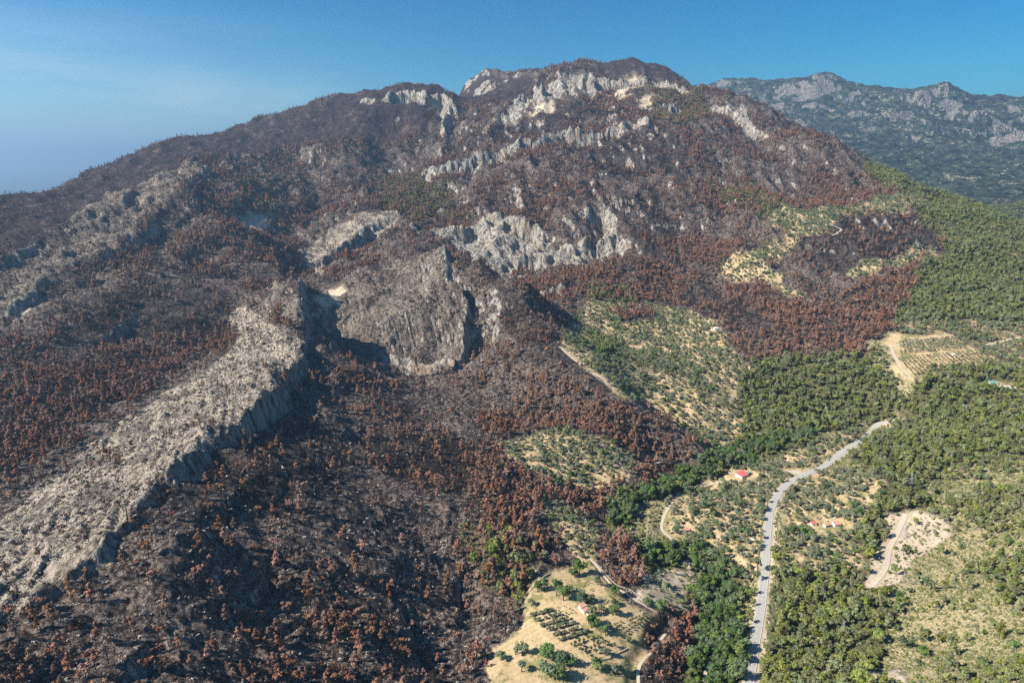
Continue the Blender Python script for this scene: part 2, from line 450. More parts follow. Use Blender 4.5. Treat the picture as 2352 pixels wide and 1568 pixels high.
BURNT, GREEN, OLIVE, SLAB, SCREE, FARM, RUST, DARK, SCRUB, LUSH, FAR, CLIFF, ORCH, HEATH, DENSOL, MIXED, DOME = range(17)
REGIONS = [
    (SCRUB, "1420 1120,1600 1060,1660 1000,1720 840,2060 800,2352 760,2700 800,2700 1700,1500 1700,1620 1400,1480 1300,1400 1220"),
    (HEATH, "-300 380,60 437,230 370,400 310,700 240,850 195,1010 185,1040 250,900 330,700 330,560 350,440 380,300 450,100 560,-300 700"),
    (HEATH, "1030 225,1090 175,1230 180,1150 240,1060 245"),
    (HEATH, "1280 160,1340 155,1440 125,1520 145,1570 185,1600 205,1480 165,1400 172"),
    (DARK, "1040 330,1200 270,1330 240,1440 260,1300 290,1130 330,1000 370"),
    (DARK, "1300 340,1450 300,1500 400,1400 420"),
    (DARK, "1400 480,1500 420,1560 560,1640 620,1600 650,1480 580"),
    (RUST, "1330 200,1420 210,1480 260,1440 280,1340 235"),
    (RUST, "1480 560,1600 540,1800 610,1700 640,1560 600"),
    (RUST, "1480 600,1650 640,1850 700,1850 800,1720 830,1640 740,1520 690,1380 660,1280 700,1180 700,1200 640,1400 610"),
    (RUST, "1850 700,2000 640,2140 600,2130 680,2060 740,2000 830,1850 830,1800 760"),
    (DARK, "1600 640,1700 690,1800 780,1700 770,1560 690"),
    (DARK, "1900 500,2110 485,2180 560,2120 590,1940 635,1840 600,1830 560"),
    (DARK, "1150 600,1040 560,1160 660,1300 800,1420 900,1380 900,1200 820,1110 700"),
    (RUST, "1900 440,2060 430,2050 460,1860 470,1820 450"),
    (GREEN, "1960 345,2060 395,2160 445,2130 458,2060 440,1990 385"),
    (MIXED, "1600 400,1720 430,1800 450,1790 500,1750 510,1650 460"),
    (MIXED, "1500 180,1610 205,1640 260,1560 300,1480 250"),
    (MIXED, "870 400,1040 420,1050 500,960 520,880 470"),
    (MIXED, "540 430,620 430,640 490,560 500"),
    (MIXED, "1340 655,1460 660,1460 695,1340 695"),
    (MIXED, "1050 1200,1150 1190,1250 1250,1240 1330,1190 1380,1110 1340,1060 1260"),
    (GREEN, "2130 445,2352 560,2700 700,2700 780,2340 740,2060 735,2080 680,2120 630,2175 570,2110 500"),
    (OLIVE, "1770 500,1800 470,1870 480,2080 440,2140 455,2110 488,2000 488,1920 500,1900 545,1850 550,1790 600,1760 620,1800 640,1870 690,1780 670,1640 610,1700 590,1790 560,1830 540,1770 520"),
    (OLIVE, "1940 630,2000 595,2130 575,2150 600,2060 620,1960 640"),
    (OLIVE, "1340 690,1480 690,1520 700,1640 740,1680 800,1720 830,1700 900,1720 960,1650 1040,1600 1020,1570 985,1430 905,1285 795"),
    (RUST, "1400 710,1480 700,1520 730,1440 750"),
    (GREEN, "1370 775,1420 775,1420 820,1380 820"),
    (DENSOL, "2060 735,2340 740,2700 780,2700 1000,2352 900,2270 830,2230 790,2060 770"),
    (SCRUB, "1980 790,2060 770,2100 868,2110 940,2060 960,2020 880"),
    (SCRUB, "2100 930,2260 830,2700 900,2700 1700,1700 1700,1760 1300,1790 1140,1900 1070,2050 970"),
    (GREEN, "1720 830,1830 815,1990 830,2050 880,2070 930,2055 968,1900 1000,1800 1045,1640 1100,1500 1140,1410 1190,1400 1150,1560 1070,1660 1040,1720 960,1700 900"),
    (LUSH, "1570 1075,1660 1030,1860 985,1900 1000,1700 1060,1480 1160,1420 1220,1440 1280,1600 1240,1700 1330,1710 1480,1690 1700,1540 1700,1590 1500,1600 1400,1560 1330,1480 1290,1420 1240,1390 1180"),
    (OLIVE, "1740 1060,1900 1010,2000 975,1960 1020,1830 1085,1780 1120,1750 1200,1745 1330,1710 1340,1690 1300,1600 1260,1520 1220,1530 1150,1600 1100"),
    (GREEN, "2060 960,2110 900,2250 860,2350 850,2700 880,2700 1100,2352 1060,2200 1060,2130 1130,2080 1230,2020 1320,1990 1360,2060 1400,2000 1568,2000 1700,1770 1700,1770 1480,1780 1290,1860 1290,1920 1260,1990 1200,2030 1130,2000 1080,1960 1060,2040 1000"),
    (OLIVE, "1800 1110,1890 1080,1990 1080,2030 1110,2000 1180,1960 1240,1990 1290,1900 1310,1830 1290,1790 1230"),
    (ORCH, "2040 1180,2100 1170,2180 1200,2170 1250,2100 1290,2080 1340,2000 1345,2000 1290,2030 1240"),
    (ORCH, "1985 1540,2060 1530,2060 1700,1990 1700"),
    (OLIVE, "1235 1140,1310 1170,1400 1240,1400 1290,1340 1290,1270 1200"),
    (FARM, "1270 1310,1350 1285,1450 1370,1530 1420,1500 1490,1440 1568,1430 1700,1120 1700,1130 1500,1200 1440,1190 1385,1225 1345"),
    (RUST, "1370 1250,1430 1230,1480 1290,1490 1340,1440 1350,1380 1290"),
    (RUST, "1500 1440,1570 1400,1610 1410,1600 1500,1560 1568,1500 1568,1500 1500"),
    (ORCH, "1480 1320,1520 1300,1600 1310,1580 1400,1520 1400,1470 1370"),
    (OLIVE, "1130 1025,1210 1000,1300 985,1390 1010,1480 1055,1440 1110,1340 1135,1280 1120,1170 1055"),
    (RUST, "1190 860,1330 880,1460 940,1600 1015,1590 1060,1490 1120,1440 1120,1480 1055,1390 1005,1300 980,1210 990,1130 1015,1100 1000,1090 960,1180 940"),
    (RUST, "1080 1060,1170 1060,1280 1125,1340 1140,1430 1115,1400 1190,1330 1160,1240 1140,1240 1260,1180 1240,1080 1140"),
    (RUST, "100 850,280 790,540 770,420 840,240 940,100 1060,-200 1150,-200 950"),
    (SLAB, "-200 1340,0 1190,120 1105,250 990,410 885,530 805,545 700,600 720,694 785,655 860,580 945,465 1028,395 1085,312 1168,210 1290,80 1385,-200 1500"),
    (DOME, "730 700,790 640,900 600,1015 572,1050 620,1070 690,1070 800,1050 850,900 850,760 780"),
    (DOME, "640 640,700 700,690 745,600 700"),
    (SLAB, "690 580,800 500,900 478,915 515,760 600,720 640"),
    (DOME, "200 480,480 370,440 440,330 520,200 600,0 760,-200 850,-200 740,0 610"),
    (CLIFF, "1015 540,1160 490,1262 520,1262 555,1330 560,1385 560,1400 490,1425 560,1385 595,1200 625,1165 640,1080 600"),
    (CLIFF, "1130 280,1230 195,1330 170,1395 185,1385 215,1260 232,1150 285"),
    (CLIFF, "1640 240,1720 250,1745 330,1690 290"),
    (SCREE, "1403 222,1455 168,1472 178,1432 234"),
    (SCREE, "1455 236,1508 208,1525 224,1472 252"),
    (SCREE, "1225 248,1278 230,1272 252,1230 264"),
    (SCREE, "1112 296,1160 250,1150 272,1122 300"),
    (SCREE, "545 490,612 488,615 535,560 545"),
    (SCREE, "722 688,790 655,785 695,745 712"),
    
    (FARM, "2035 795,2060 770,2180 768,2240 795,2290 830,2110 858,2101 882,2050 842"),
    (CLIFF, "1655 245,1680 262,1675 275,1655 262"),
    (GREEN, "2105 880,2294 836,2352 850,2352 1000,2070 960"),
    (DARK, "1420 300,1530 280,1600 380,1560 420,1450 360"),
    (DARK, "250 690,420 640,560 680,500 760,300 780,180 830,100 800"),
    (DARK, "330 1180,560 960,760 980,800 1100,700 1180,500 1180,380 1260"),
    (DARK, "820 1000,1100 1020,1080 1120,900 1080"),
]


def inpoly(x, y, poly):
    res = np.zeros(x.shape, bool)
    m = (x > poly[:, 0].min()) & (x < poly[:, 0].max()) & (y > poly[:, 1].min()) & (y < poly[:, 1].max())
    if not m.any():
        return res
    X, Y = x[m], y[m]
    r = np.zeros(X.shape, bool)
    k = len(poly)
    for i in range(k):
        x1, y1 = poly[i]
        x2, y2 = poly[(i + 1) % k]
        if y1 == y2:
            continue
        c = ((y1 > Y) != (y2 > Y)) & (X < (x2 - x1) * (Y - y1) / (y2 - y1) + x1)
        r ^= c
    res[m] = r
    return res


# the mean land without the ragged cliff noise serves for laying out
REG_XY = []
for cls, s in REGIONS:
    uv = rows(s)
    dense = []
    for i in range(len(uv)):
        a, b = uv[i], uv[(i + 1) % len(uv)]
        k = max(1, int(math.hypot(a[0] - b[0], a[1] - b[1]) / 30))
        for j in range(k):
            dense.append((a[0] + (b[0] - a[0]) * j / k, a[1] + (b[1] - a[1]) * j / k))
    REG_XY.append((cls, unproject(dense)))


def classify(x, y):
    r = np.sqrt(x * x + y * y)
    a = np.clip(r / 1200, 0.5, 2.5)
    wx = x + ((fbm(x, y, 40, 3, 21) - .5) * 34 + (fbm(x, y, 7, 2, 27) - .5) * 7) * a
    wy = y + ((fbm(x, y, 40, 3, 23) - .5) * 34 + (fbm(x, y, 7, 2, 29) - .5) * 7) * a
    cl = np.full(x.shape, BURNT)
    far = (r > 3300) | ((r > 2150) & (x > 1450 + (y - 1500) * 0.0)) | ((x > 1500) & (y > 1750))
    for c, poly in REG_XY:
        cl[inpoly(wx, wy, poly)] = c
    cl[(cl == BURNT) & (wx > 720) & (wy < 1100)] = SCRUB
    cl[(cl == BURNT) & (((x > 1280) & (y < 2300)) | ((x > 1150) & (y < 1700)))] = GREEN
    cl[far & ((cl == BURNT) | (cl == HEATH) | (cl == SCRUB) | (cl == DENSOL) | (cl == GREEN)) & ~((y > 2200) & (x < 900) & (r < 4000))] = FAR
    return cl


CLS = classify(GX, GY)

# ------------------------------------------------------------------ relief detail
def m_(c):
    return (CLS == c)


AMP = np.ones(CLS.shape)
for c, a in ((FARM, .10), (OLIVE, .35), (ORCH, .2), (SCREE, .25), (SCRUB, .6), (GREEN, .7), (LUSH, .4), (DENSOL, .4), (SLAB, .35), (DOME, .95), (CLIFF, 1.5), (HEATH, .5), (DARK, 1.1)):
    AMP[m_(c)] = a


def blur(G, k):
    for _ in range(k):
        G = (np.roll(G, 1, 0) + np.roll(G, -1, 0) + 2 * G) / 4
        G = (np.roll(G, 1, 1) + np.roll(G, -1, 1) + 2 * G) / 4
    return G


AMP = blur(AMP, 6)
mt = smooth(1250, 2000, RR)
frg = smooth(3300, 4200, RR)
def cen(a):
    return a - float(a[RR < 3300].mean())


big = cen(fbm(GX, GY, 210, 5, 31, .52, True)) * (14 + 34 * mt)
mid = cen(fbm(GX, GY, 46, 4, 35, .55, True)) * 13
fin = (fbm(GX, GY, 11, 3, 38, .6) - .5) * 3.4
farn = ((fbm(GX, GY, 620, 6, 44, .58, True) - .62) * 110 + (fbm(GX, GY, 150, 4, 47, .6, True) - .6) * 40) * frg * smooth(3300, 6000, RR * 1.0) * 1.0 + (fbm(GX, GY, 260, 5, 49, .6) - .5) * 40 * frg
gul = cen(fbm(GX + 40 * fbm(GX, GY, 90, 2, 3), GY * .35, 90, 4, 52, .5, True)) * 46 * mt * (RR < 4000)
HH = H0 + (big * (1 - frg) + mid * (1 + .8 * mt) * (1 - .6 * frg) + gul) * AMP + fin * np.clip(AMP, .3, 1.3) + farn
# beds of the slab: long low steps along the strike
def beds(x, y, wl, tilt=0.37):
    q = x * 1.0 - y * tilt * 0.0
    u = x * math.cos(tilt) - y * math.sin(tilt)
    w = x * math.sin(tilt) + y * math.cos(tilt)
    return fbm(u, w * .16, wl, 4, 61, .62, True)


sm = blur((m_(SLAB) | m_(DOME)).astype(float), 3)
HH += (beds(GX, GY, 9, -.35) - .55) * 7.5 * sm + (fbm(GX, GY, 30, 4, 66, .6, True) - .6) * 7 * sm
HH += (beds(GX, GY, 28, .62) - .55) * 13.0 * blur(m_(DOME).astype(float), 3)
# craggy cliffs: fluting
HH += (fbm(GX, GY, 16, 3, 71, .6, True) - .5) * 13 * ROCKF * np.clip(RR / 1200, .35, 3)
# terraces with dry stone steps on the olive slopes
tm = blur((m_(OLIVE) | m_(DENSOL)).astype(float), 2)
TS = np.where(RR > 1300, 5.0, 2.6)
q = (HH + (fbm(GX, GY, 60, 2, 77) - .5) * 5) / TS
fq = q - np.floor(q)
HH += tm * TS * (smooth(.62, .95, fq) - fq) * .85

# ------------------------------------------------------------------ roads: levelled into the land
ROADS = {
    'road': ("1706 1640,1712 1600,1720 1568,1733 1480,1748 1395,1757 1310,1762 1230,1768 1175,1780 1145,1800 1118,1838 1092,1885 1074,1935 1040,1985 1002,2015 982,2050 968,2068 965", 7.4),
    'dirt_track': ("1560 1130,1548 1147,1528 1175,1520 1195,1519 1214,1545 1236,1563 1246,1600 1269,1640 1300", 3.0),
    'farm_track': ("1350 1275,1366 1290,1390 1320,1418 1346,1450 1366,1480 1384,1510 1400", 2.4),
    'gravel_track': ("1545 1430,1522 1446,1512 1470,1499 1492,1475 1510,1465 1529,1463 1548,1468 1570,1470 1620", 2.6),
    'orchard_track': ("1985 790,2015 792,2046 795,2052 815,2070 845,2101 876", 5.0),
    'orchard_lane': ("2046 795,2080 786,2110 780,2175 770", 4.0),
    'barn_drive': ("1612 1112,1640 1106,1665 1100,1690 1095", 3.4),
    'hillside_track': ("1285 794,1325 828,1368 862,1418 894,1440 905,1480 935", 4.0),
    'quarry_track': ("2080 1180,2060 1225,2041 1259,2038 1285,2034 1306,2020 1325,1998 1346", 5.0),
    'stream_path': ("1612 1610,1617 1566,1621 1535,1629 1509", 2.6),
    'ridge_track': ("1900 545,1925 535,1935 528,1915 520,1900 515", 5.0),
    'edge_track': ("1418 1031,1440 1050,1458 1058,1490 1058,1518 1056", 3.0),
    'far_orchard_lane': ("2240 790,2300 782,2352 770", 4.5),
}
ROAD_XY = {}


def resample(xy, step):
    d = np.r_[0, np.cumsum(np.hypot(*np.diff(xy, axis=0).T))]
    k = max(2, int(d[-1] / step))
    t = np.linspace(0, d[-1], k)
    # smooth the corners
    X, Y = np.interp(t, d, xy[:, 0]), np.interp(t, d, xy[:, 1])
    for _ in range(int(30 / step)):
        X[1:-1] = (X[:-2] + 2 * X[1:-1] + X[2:]) / 4
        Y[1:-1] = (Y[:-2] + 2 * Y[1:-1] + Y[2:]) / 4
    return np.stack([X, Y], 1)


ROADMASK = np.zeros(HH.shape)
TRACKMASK = np.zeros(HH.shape)
ROADSIDE = np.zeros(HH.shape)
for name, (s, wd) in ROADS.items():
    xy = unproject(rows(s), BASE)
    xy = resample(xy, 3.0)
    z = grid_sample(BASE if name == 'road' else HH, xy[:, 0], xy[:, 1])
    for _ in range(300 if name == 'road' else 25):
        z[1:-1] = (z[:-2] + 2 * z[1:-1] + z[2:]) / 4
    ROAD_XY[name] = (xy, z, wd)
    R = 45
    m = (GX > xy[:, 0].min() - R) & (GX < xy[:, 0].max() + R) & (GY > xy[:, 1].min() - R) & (GY < xy[:, 1].max() + R)
    s_, zz, over = polydist(GX[m], GY[m], xy[::2] if len(xy) > 40 else xy, z[::2] if len(xy) > 40 else z)
    hw = wd / 2
    ds = np.abs(s_)
    fl = 1 - smooth(hw + 1.5, hw + (9 if name == 'road' else 11), ds)
    fl = fl * (over < 4)
    HH[m] = HH[m] * (1 - fl) + (zz - 0.35) * fl
    if name == 'road':
        ROADSIDE[m] = np.maximum(ROADSIDE[m], (1 - smooth(hw + 1.2, hw + 2.8, np.where(s_ > 0, ds - 3.2, ds) + (fbm(GX[m], GY[m], 9, 2, 5) - .5) * 4)) * (over < 4))
    TRACKMASK[m] = np.maximum(TRACKMASK[m], (ds < hw + 2.2) * (over < 6))

# building plots are levelled as well: (u, v, radius)
PLOTS = [(1704, 1093, 13), (1341, 1400, 8), (1898, 1209, 9), (1921, 1206, 7), (1868, 1206, 4), (1577, 1219, 4), (1576, 1297, 5), (2286, 882, 12), (2311, 888, 10),
         (1822, 1084, 10), (1620, 1118, 9), (2189, 817, 4), (1644, 757, 7), (1850, 795, 7), (1727, 1242, 3)]
PLOT_XY = unproject([(u, v) for u, v, r in PLOTS], HH)
for (px, py), (u, v, r) in zip(PLOT_XY, PLOTS):
    z0 = grid_sample(blur(HH, 2), np.array([px]), np.array([py]))[0]
    d = np.hypot(GX - px, GY - py)
    fl = 1 - smooth(r, r * 1.9, d)
    HH = HH * (1 - fl) + z0 * fl


for (px, py), (u, v, r) in zip(PLOT_XY, PLOTS):
    CLS[(np.hypot(GX - px, GY - py) + (fbm(GX, GY, 8, 2, 6) - .5) * 8) < r * 1.15 + 2] = FARM


def ground(x, y):
    return float(grid_sample(HH, np.array([x]), np.array([y]))[0])


# slope for the rock mask
dzr = np.gradient(HH, axis=0) / np.gradient(RR, axis=0)
dzt = np.gradient(HH, axis=1) / (RR * (TH[1] - TH[0]))
SLOPE = np.sqrt(dzr ** 2 + dzt ** 2)
STEEP = np.where(RR > 3300, smooth(0.62, 1.0, SLOPE), smooth(1.0, 1.7, SLOPE))

# ------------------------------------------------------------------ materials
def new_mat(name):
    m = bpy.data.materials.new(name)
    m.use_nodes = True
    nt = m.node_tree
    nt.nodes.clear()
    out = nt.nodes.new('ShaderNodeOutputMaterial')
    b = nt.nodes.new('ShaderNodeBsdfPrincipled')
    b.inputs['Roughness'].default_value = 0.95
    b.inputs['Specular IOR Level'].default_value = 0.15
    nt.links.new(b.outputs[0], out.inputs['Surface'])
    return m, nt, b


def N(nt, t, **kw):
    n = nt.nodes.new(t)
    for k, v in kw.items():
        setattr(n, k, v)
    return n


def mixc(nt, fac, a, b):
    n = nt.nodes.new('ShaderNodeMix')
    n.data_type = 'RGBA'
    for s, v in ((0, fac), (6, a), (7, b)):
        if hasattr(v, 'links') or isinstance(v, bpy.types.NodeSocket):
            nt.links.new(v, n.inputs[s])
        else:
            n.inputs[s].default_value = v if s == 0 else (*v, 1)
    return n.outputs[2]


def math_(nt, op, a, b=0.0, c=0.0, clamp=False):
    n = nt.nodes.new('ShaderNodeMath')
    n.operation = op
    n.use_clamp = clamp
    for i, v in enumerate((a, b, c)):
        if isinstance(v, bpy.types.NodeSocket):
            nt.links.new(v, n.inputs[i])
        else:
            n.inputs[i].default_value = v
    return n.outputs[0]


def step_(nt, x, a, b):
    n = nt.nodes.new('ShaderNodeMapRange')
    n.interpolation_type = 'SMOOTHSTEP'
    nt.links.new(x, n.inputs['Value'])
    n.inputs['From Min'].default_value = a
    n.inputs['From Max'].default_value = b
    return n.outputs[0]


def noise(nt, vec, scale, detail=4, rough=.6, kind='FBM', dist=0.0):
    n = nt.nodes.new('ShaderNodeTexNoise')
    n.inputs['Scale'].default_value = scale
    n.inputs['Detail'].default_value = detail
    n.inputs['Roughness'].default_value = rough
    n.inputs['Distortion'].default_value = dist
    nt.links.new(vec, n.inputs['Vector'])
    return n.outputs['Fac']


def mapping(nt, vec, scale=(1, 1, 1), rot=(0, 0, 0)):
    n = nt.nodes.new('ShaderNodeMapping')
    n.inputs['Scale'].default_value = scale
    n.inputs['Rotation'].default_value = rot
    nt.links.new(vec, n.inputs['Vector'])
    return n.outputs[0]


def terrain_material():
    m, nt, b = new_mat('land')
    tc = N(nt, 'ShaderNodeTexCoord')
    pos = tc.outputs['Object']
    A1 = N(nt, 'ShaderNodeAttribute', attribute_name='cover_a')
    A2 = N(nt, 'ShaderNodeAttribute', attribute_name='cover_b')
    A3 = N(nt, 'ShaderNodeAttribute', attribute_name='cover_c')
    s1 = N(nt, 'ShaderNodeSeparateColor'); nt.links.new(A1.outputs['Color'], s1.inputs[0])
    s2 = N(nt, 'ShaderNodeSeparateColor'); nt.links.new(A2.outputs['Color'], s2.inputs[0])
    s3 = N(nt, 'ShaderNodeSeparateColor'); nt.links.new(A3.outputs['Color'], s3.inputs[0])
    soil, green, slab = s1.outputs
    scree, cliff, heath = s2.outputs
    dark, far, dry = s3.outputs
    n5 = noise(nt, pos, .22, 5, .68)
    n30 = noise(nt, pos, .035, 5, .6)
    n1 = noise(nt, pos, .9, 3, .7)
    n200 = noise(nt, pos, .006, 4, .55)
    streak = noise(nt, mapping(nt, pos, (.42, .055, .42), (0, 0, .30)), 1.0, 5, .72, dist=.5)
    flute = noise(nt, mapping(nt, pos, (.16, .16, .022)), 1.0, 5, .7, dist=.4)
    # burnt ground: ash, scorched earth, grey stones
    c = mixc(nt, step_(nt, n5, .38, .62), (.020, .016, .015), (.160, .118, .094))
    c = mixc(nt, math_(nt, 'MULTIPLY', step_(nt, n30, .48, .66), .55), c, (.15, .105, .078))
    st = math_(nt, 'MULTIPLY', step_(nt, n1, .52, .60), step_(nt, n5, .44, .58))
    c = mixc(nt, math_(nt, 'MULTIPLY', st, .9), c, (.42, .37, .32))
    # black ash
    cd = mixc(nt, step_(nt, n5, .4, .75), (.018, .015, .015), (.100, .076, .065))
    c = mixc(nt, math_(nt, 'MULTIPLY', dark, .6), c, cd)
    # heath of the heights
    ch = mixc(nt, step_(nt, n5, .38, .62), (.024, .017, .020), (.075, .050, .048))
    ch = mixc(nt, step_(nt, n30, .56, .68), ch, (.13, .10, .085))
    c = mixc(nt, heath, c, ch)
    # dry green undergrowth
    cg = mixc(nt, step_(nt, n5, .36, .6), (.034, .043, .016), (.13, .125, .05))
    cg = mixc(nt, step_(nt, math_(nt, 'ADD', n1, math_(nt, 'MULTIPLY', n30, .6)), .82, .98), cg, (.35, .27, .145))
    c = mixc(nt, green, c, cg)
    # dry grass hillside
    cy = mixc(nt, step_(nt, n1, .34, .58), (.20, .18, .075), (.54, .44, .25))
    cy = mixc(nt, step_(nt, n5, .52, .64), cy, (.12, .125, .045))
    c = mixc(nt, dry, c, cy)
    # soil of fields and terraces
    cs = mixc(nt, step_(nt, n5, .3, .72), (.48, .34, .185), (.66, .49, .29))
    wv = math_(nt, 'SINE', math_(nt, 'ADD', math_(nt, 'MULTIPLY', N(nt, 'ShaderNodeSeparateXYZ').outputs[0], 1.0), 0.0))
    sx = [q for q in nt.nodes if q.type == 'SEPXYZ'][0]
    nt.links.new(mapping(nt, pos, (1.15, 1.15, 1), (0, 0, 1.02)), sx.inputs[0])
    cs = mixc(nt, math_(nt, 'MULTIPLY', step_(nt, math_(nt, 'ADD', wv, math_(nt, 'MULTIPLY', n1, 1.2)), .9, 1.5), .35), cs, (.36, .27, .13))
    cs = mixc(nt, math_(nt, 'MULTIPLY', step_(nt, n1, .52, .68), .5), cs, (.33, .27, .12))
    cs = mixc(nt, step_(nt, math_(nt, 'ADD', math_(nt, 'MULTIPLY', n30, .7), math_(nt, 'MULTIPLY', n5, .5)), .60, .69), cs, (.24, .22, .09))
    c = mixc(nt, soil, c, cs)
    # scree
    ce = mixc(nt, step_(nt, n5, .3, .7), (.42, .33, .225), (.57, .47, .34))
    c = mixc(nt, scree, c, ce)
    # bare limestone beds
    cb = mixc(nt, step_(nt, streak, .40, .52), (.075, .058, .047), (.58, .485, .37))
    cb = mixc(nt, math_(nt, 'MULTIPLY', step_(nt, n5, .52, .62), .7), cb, (.085, .062, .05))
    cb = mixc(nt, math_(nt, 'MULTIPLY', step_(nt, n30, .49, .60), .8), cb, (.13, .105, .085))
    fac = math_(nt, 'ADD', slab, math_(nt, 'MULTIPLY', math_(nt, 'SUBTRACT', n5, .5), .5))
    c = mixc(nt, step_(nt, fac, .25, .7), c, cb)
    # rock faces
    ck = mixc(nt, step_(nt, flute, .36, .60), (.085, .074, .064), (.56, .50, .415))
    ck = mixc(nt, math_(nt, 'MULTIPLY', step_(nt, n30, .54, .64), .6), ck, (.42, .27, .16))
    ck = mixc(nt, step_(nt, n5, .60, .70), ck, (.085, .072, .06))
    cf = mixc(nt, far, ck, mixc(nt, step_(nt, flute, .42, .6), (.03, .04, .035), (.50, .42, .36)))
    # the far country
    n60 = noise(nt, pos, .016, 6, .72)
    nf = noise(nt, pos, .035, 4, .75)
    cfar = mixc(nt, step_(nt, n60, .40, .60), (.010, .017, .015), (.062, .080, .048))
    cfar = mixc(nt, math_(nt, 'MULTIPLY', step_(nt, math_(nt, 'ADD', nf, math_(nt, 'MULTIPLY', n200, .5)), .83, .90), .85), cfar, (.38, .34, .23))
    c = mixc(nt, far, c, cfar)
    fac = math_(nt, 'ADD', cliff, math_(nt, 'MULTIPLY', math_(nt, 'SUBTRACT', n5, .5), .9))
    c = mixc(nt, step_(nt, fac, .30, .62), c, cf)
    nt.links.new(c, b.inputs['Base Color'])
    # relief
    bp = N(nt, 'ShaderNodeBump')
    bp.inputs['Strength'].default_value = 1.0
    bp.inputs['Distance'].default_value = 1.0
    soft = math_(nt, 'SUBTRACT', 1.0, math_(nt, 'MAXIMUM', soil, scree), clamp=True)
    h = math_(nt, 'MULTIPLY', math_(nt, 'ADD', math_(nt, 'MULTIPLY', n5, 3.2), math_(nt, 'MULTIPLY', n1, 1.1)), math_(nt, 'ADD', math_(nt, 'MULTIPLY', soft, .85), .15))
    h = math_(nt, 'ADD', h, math_(nt, 'MULTIPLY', math_(nt, 'MULTIPLY', streak, 5.0), slab))
    h = math_(nt, 'ADD', h, math_(nt, 'MULTIPLY', math_(nt, 'MULTIPLY', flute, 13.0), cliff))
    h = math_(nt, 'ADD', h, math_(nt, 'MULTIPLY', math_(nt, 'MULTIPLY', math_(nt, 'ADD', n60, nf), 14.0), far))
    nt.links.new(h, bp.inputs['Height'])
    nt.links.new(bp.outputs[0], b.inputs['Normal'])
    return m


def plain(name, col, col2=None, scale=1.0, rough=.9, metal=0.0, var=0.0, bump=0.0):
    m, nt, b = new_mat(name)
    b.inputs['Roughness'].default_value = rough
    b.inputs['Metallic'].default_value = metal
    tc = N(nt, 'ShaderNodeTexCoord')
    n = noise(nt, tc.outputs['Object'], scale, 4, .65)
    c = mixc(nt, step_(nt, n, .32, .68), col, col2 or tuple(k * .72 for k in col))
    if var:
        oi = N(nt, 'ShaderNodeObjectInfo')
        hv = N(nt, 'ShaderNodeHueSaturation')
        nt.links.new(c, hv.inputs['Color'])
        nt.links.new(math_(nt, 'ADD', math_(nt, 'MULTIPLY', oi.outputs['Random'], var * 1.1), 1 - var * .5), hv.inputs['Value'])
        r2 = math_(nt, 'FRACT', math_(nt, 'MULTIPLY', oi.outputs['Random'], 17.31))
        nt.links.new(math_(nt, 'ADD', math_(nt, 'MULTIPLY', r2, var * .07), .5 - var * .035), hv.inputs['Hue'])
        r3 = math_(nt, 'FRACT', math_(nt, 'MULTIPLY', oi.outputs['Random'], 43.7))
        nt.links.new(math_(nt, 'ADD', math_(nt, 'MULTIPLY', r3, var * .9), 1 - var * .45), hv.inputs['Saturation'])
        c = hv.outputs[0]
    nt.links.new(c, b.inputs['Base Color'])
    if bump:
        bp = N(nt, 'ShaderNodeBump')
        bp.inputs['Distance'].default_value = bump
        nt.links.new(n, bp.inputs['Height'])
        nt.links.new(bp.outputs[0], b.inputs['Normal'])
    return m


M = {}
M['land'] = terrain_material()

# ------------------------------------------------------------------ land meshes
def jit(c, f=1.0):
    return blur((CLS == c).astype(float), 1) * f


covA = np.zeros(HH.shape + (4,), np.float32); covA[..., 3] = 1
covB = covA.copy(); covC = covA.copy()
n_a = fbm(GX, GY, 26, 3, 81)
covA[..., 0] = np.clip(jit(FARM) + jit(OLIVE, .92) + jit(DENSOL, .55), 0, 1)
covA[..., 1] = np.clip(jit(GREEN) + jit(LUSH) + jit(MIXED, .5) + jit(DENSOL, .45), 0, 1)
covA[..., 2] = np.clip(jit(SLAB, 1.0) + jit(DOME, .45), 0, 1) * np.clip(.15 + 1.6 * fbm(GX, GY * .5, 38, 4, 83, .6), .25, 1.0)
covB[..., 0] = np.clip(jit(SCREE) + jit(ORCH, .95), 0, 1)
soft_ = np.clip(1 - covA[..., 0] - jit(SCREE) - jit(GREEN) * .7 - jit(SCRUB) * .8, 0.0, 1)
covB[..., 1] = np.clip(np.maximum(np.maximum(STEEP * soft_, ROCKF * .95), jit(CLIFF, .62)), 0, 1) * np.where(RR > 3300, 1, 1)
farm_ = smooth(.36, .5, fbm(GX, GY, 130, 4, 87, .65, False))
covB[..., 1] *= np.where(RR > 3300, farm_, 1)
covB[..., 2] = jit(HEATH)
covC[..., 0] = jit(DARK)
covC[..., 1] = jit(FAR)
covC[..., 2] = jit(SCRUB)
covA[..., 0] = np.maximum(covA[..., 0] * (1 - ROADSIDE), 0)
covB[..., 0] = np.maximum(covB[..., 0], ROADSIDE * .9)


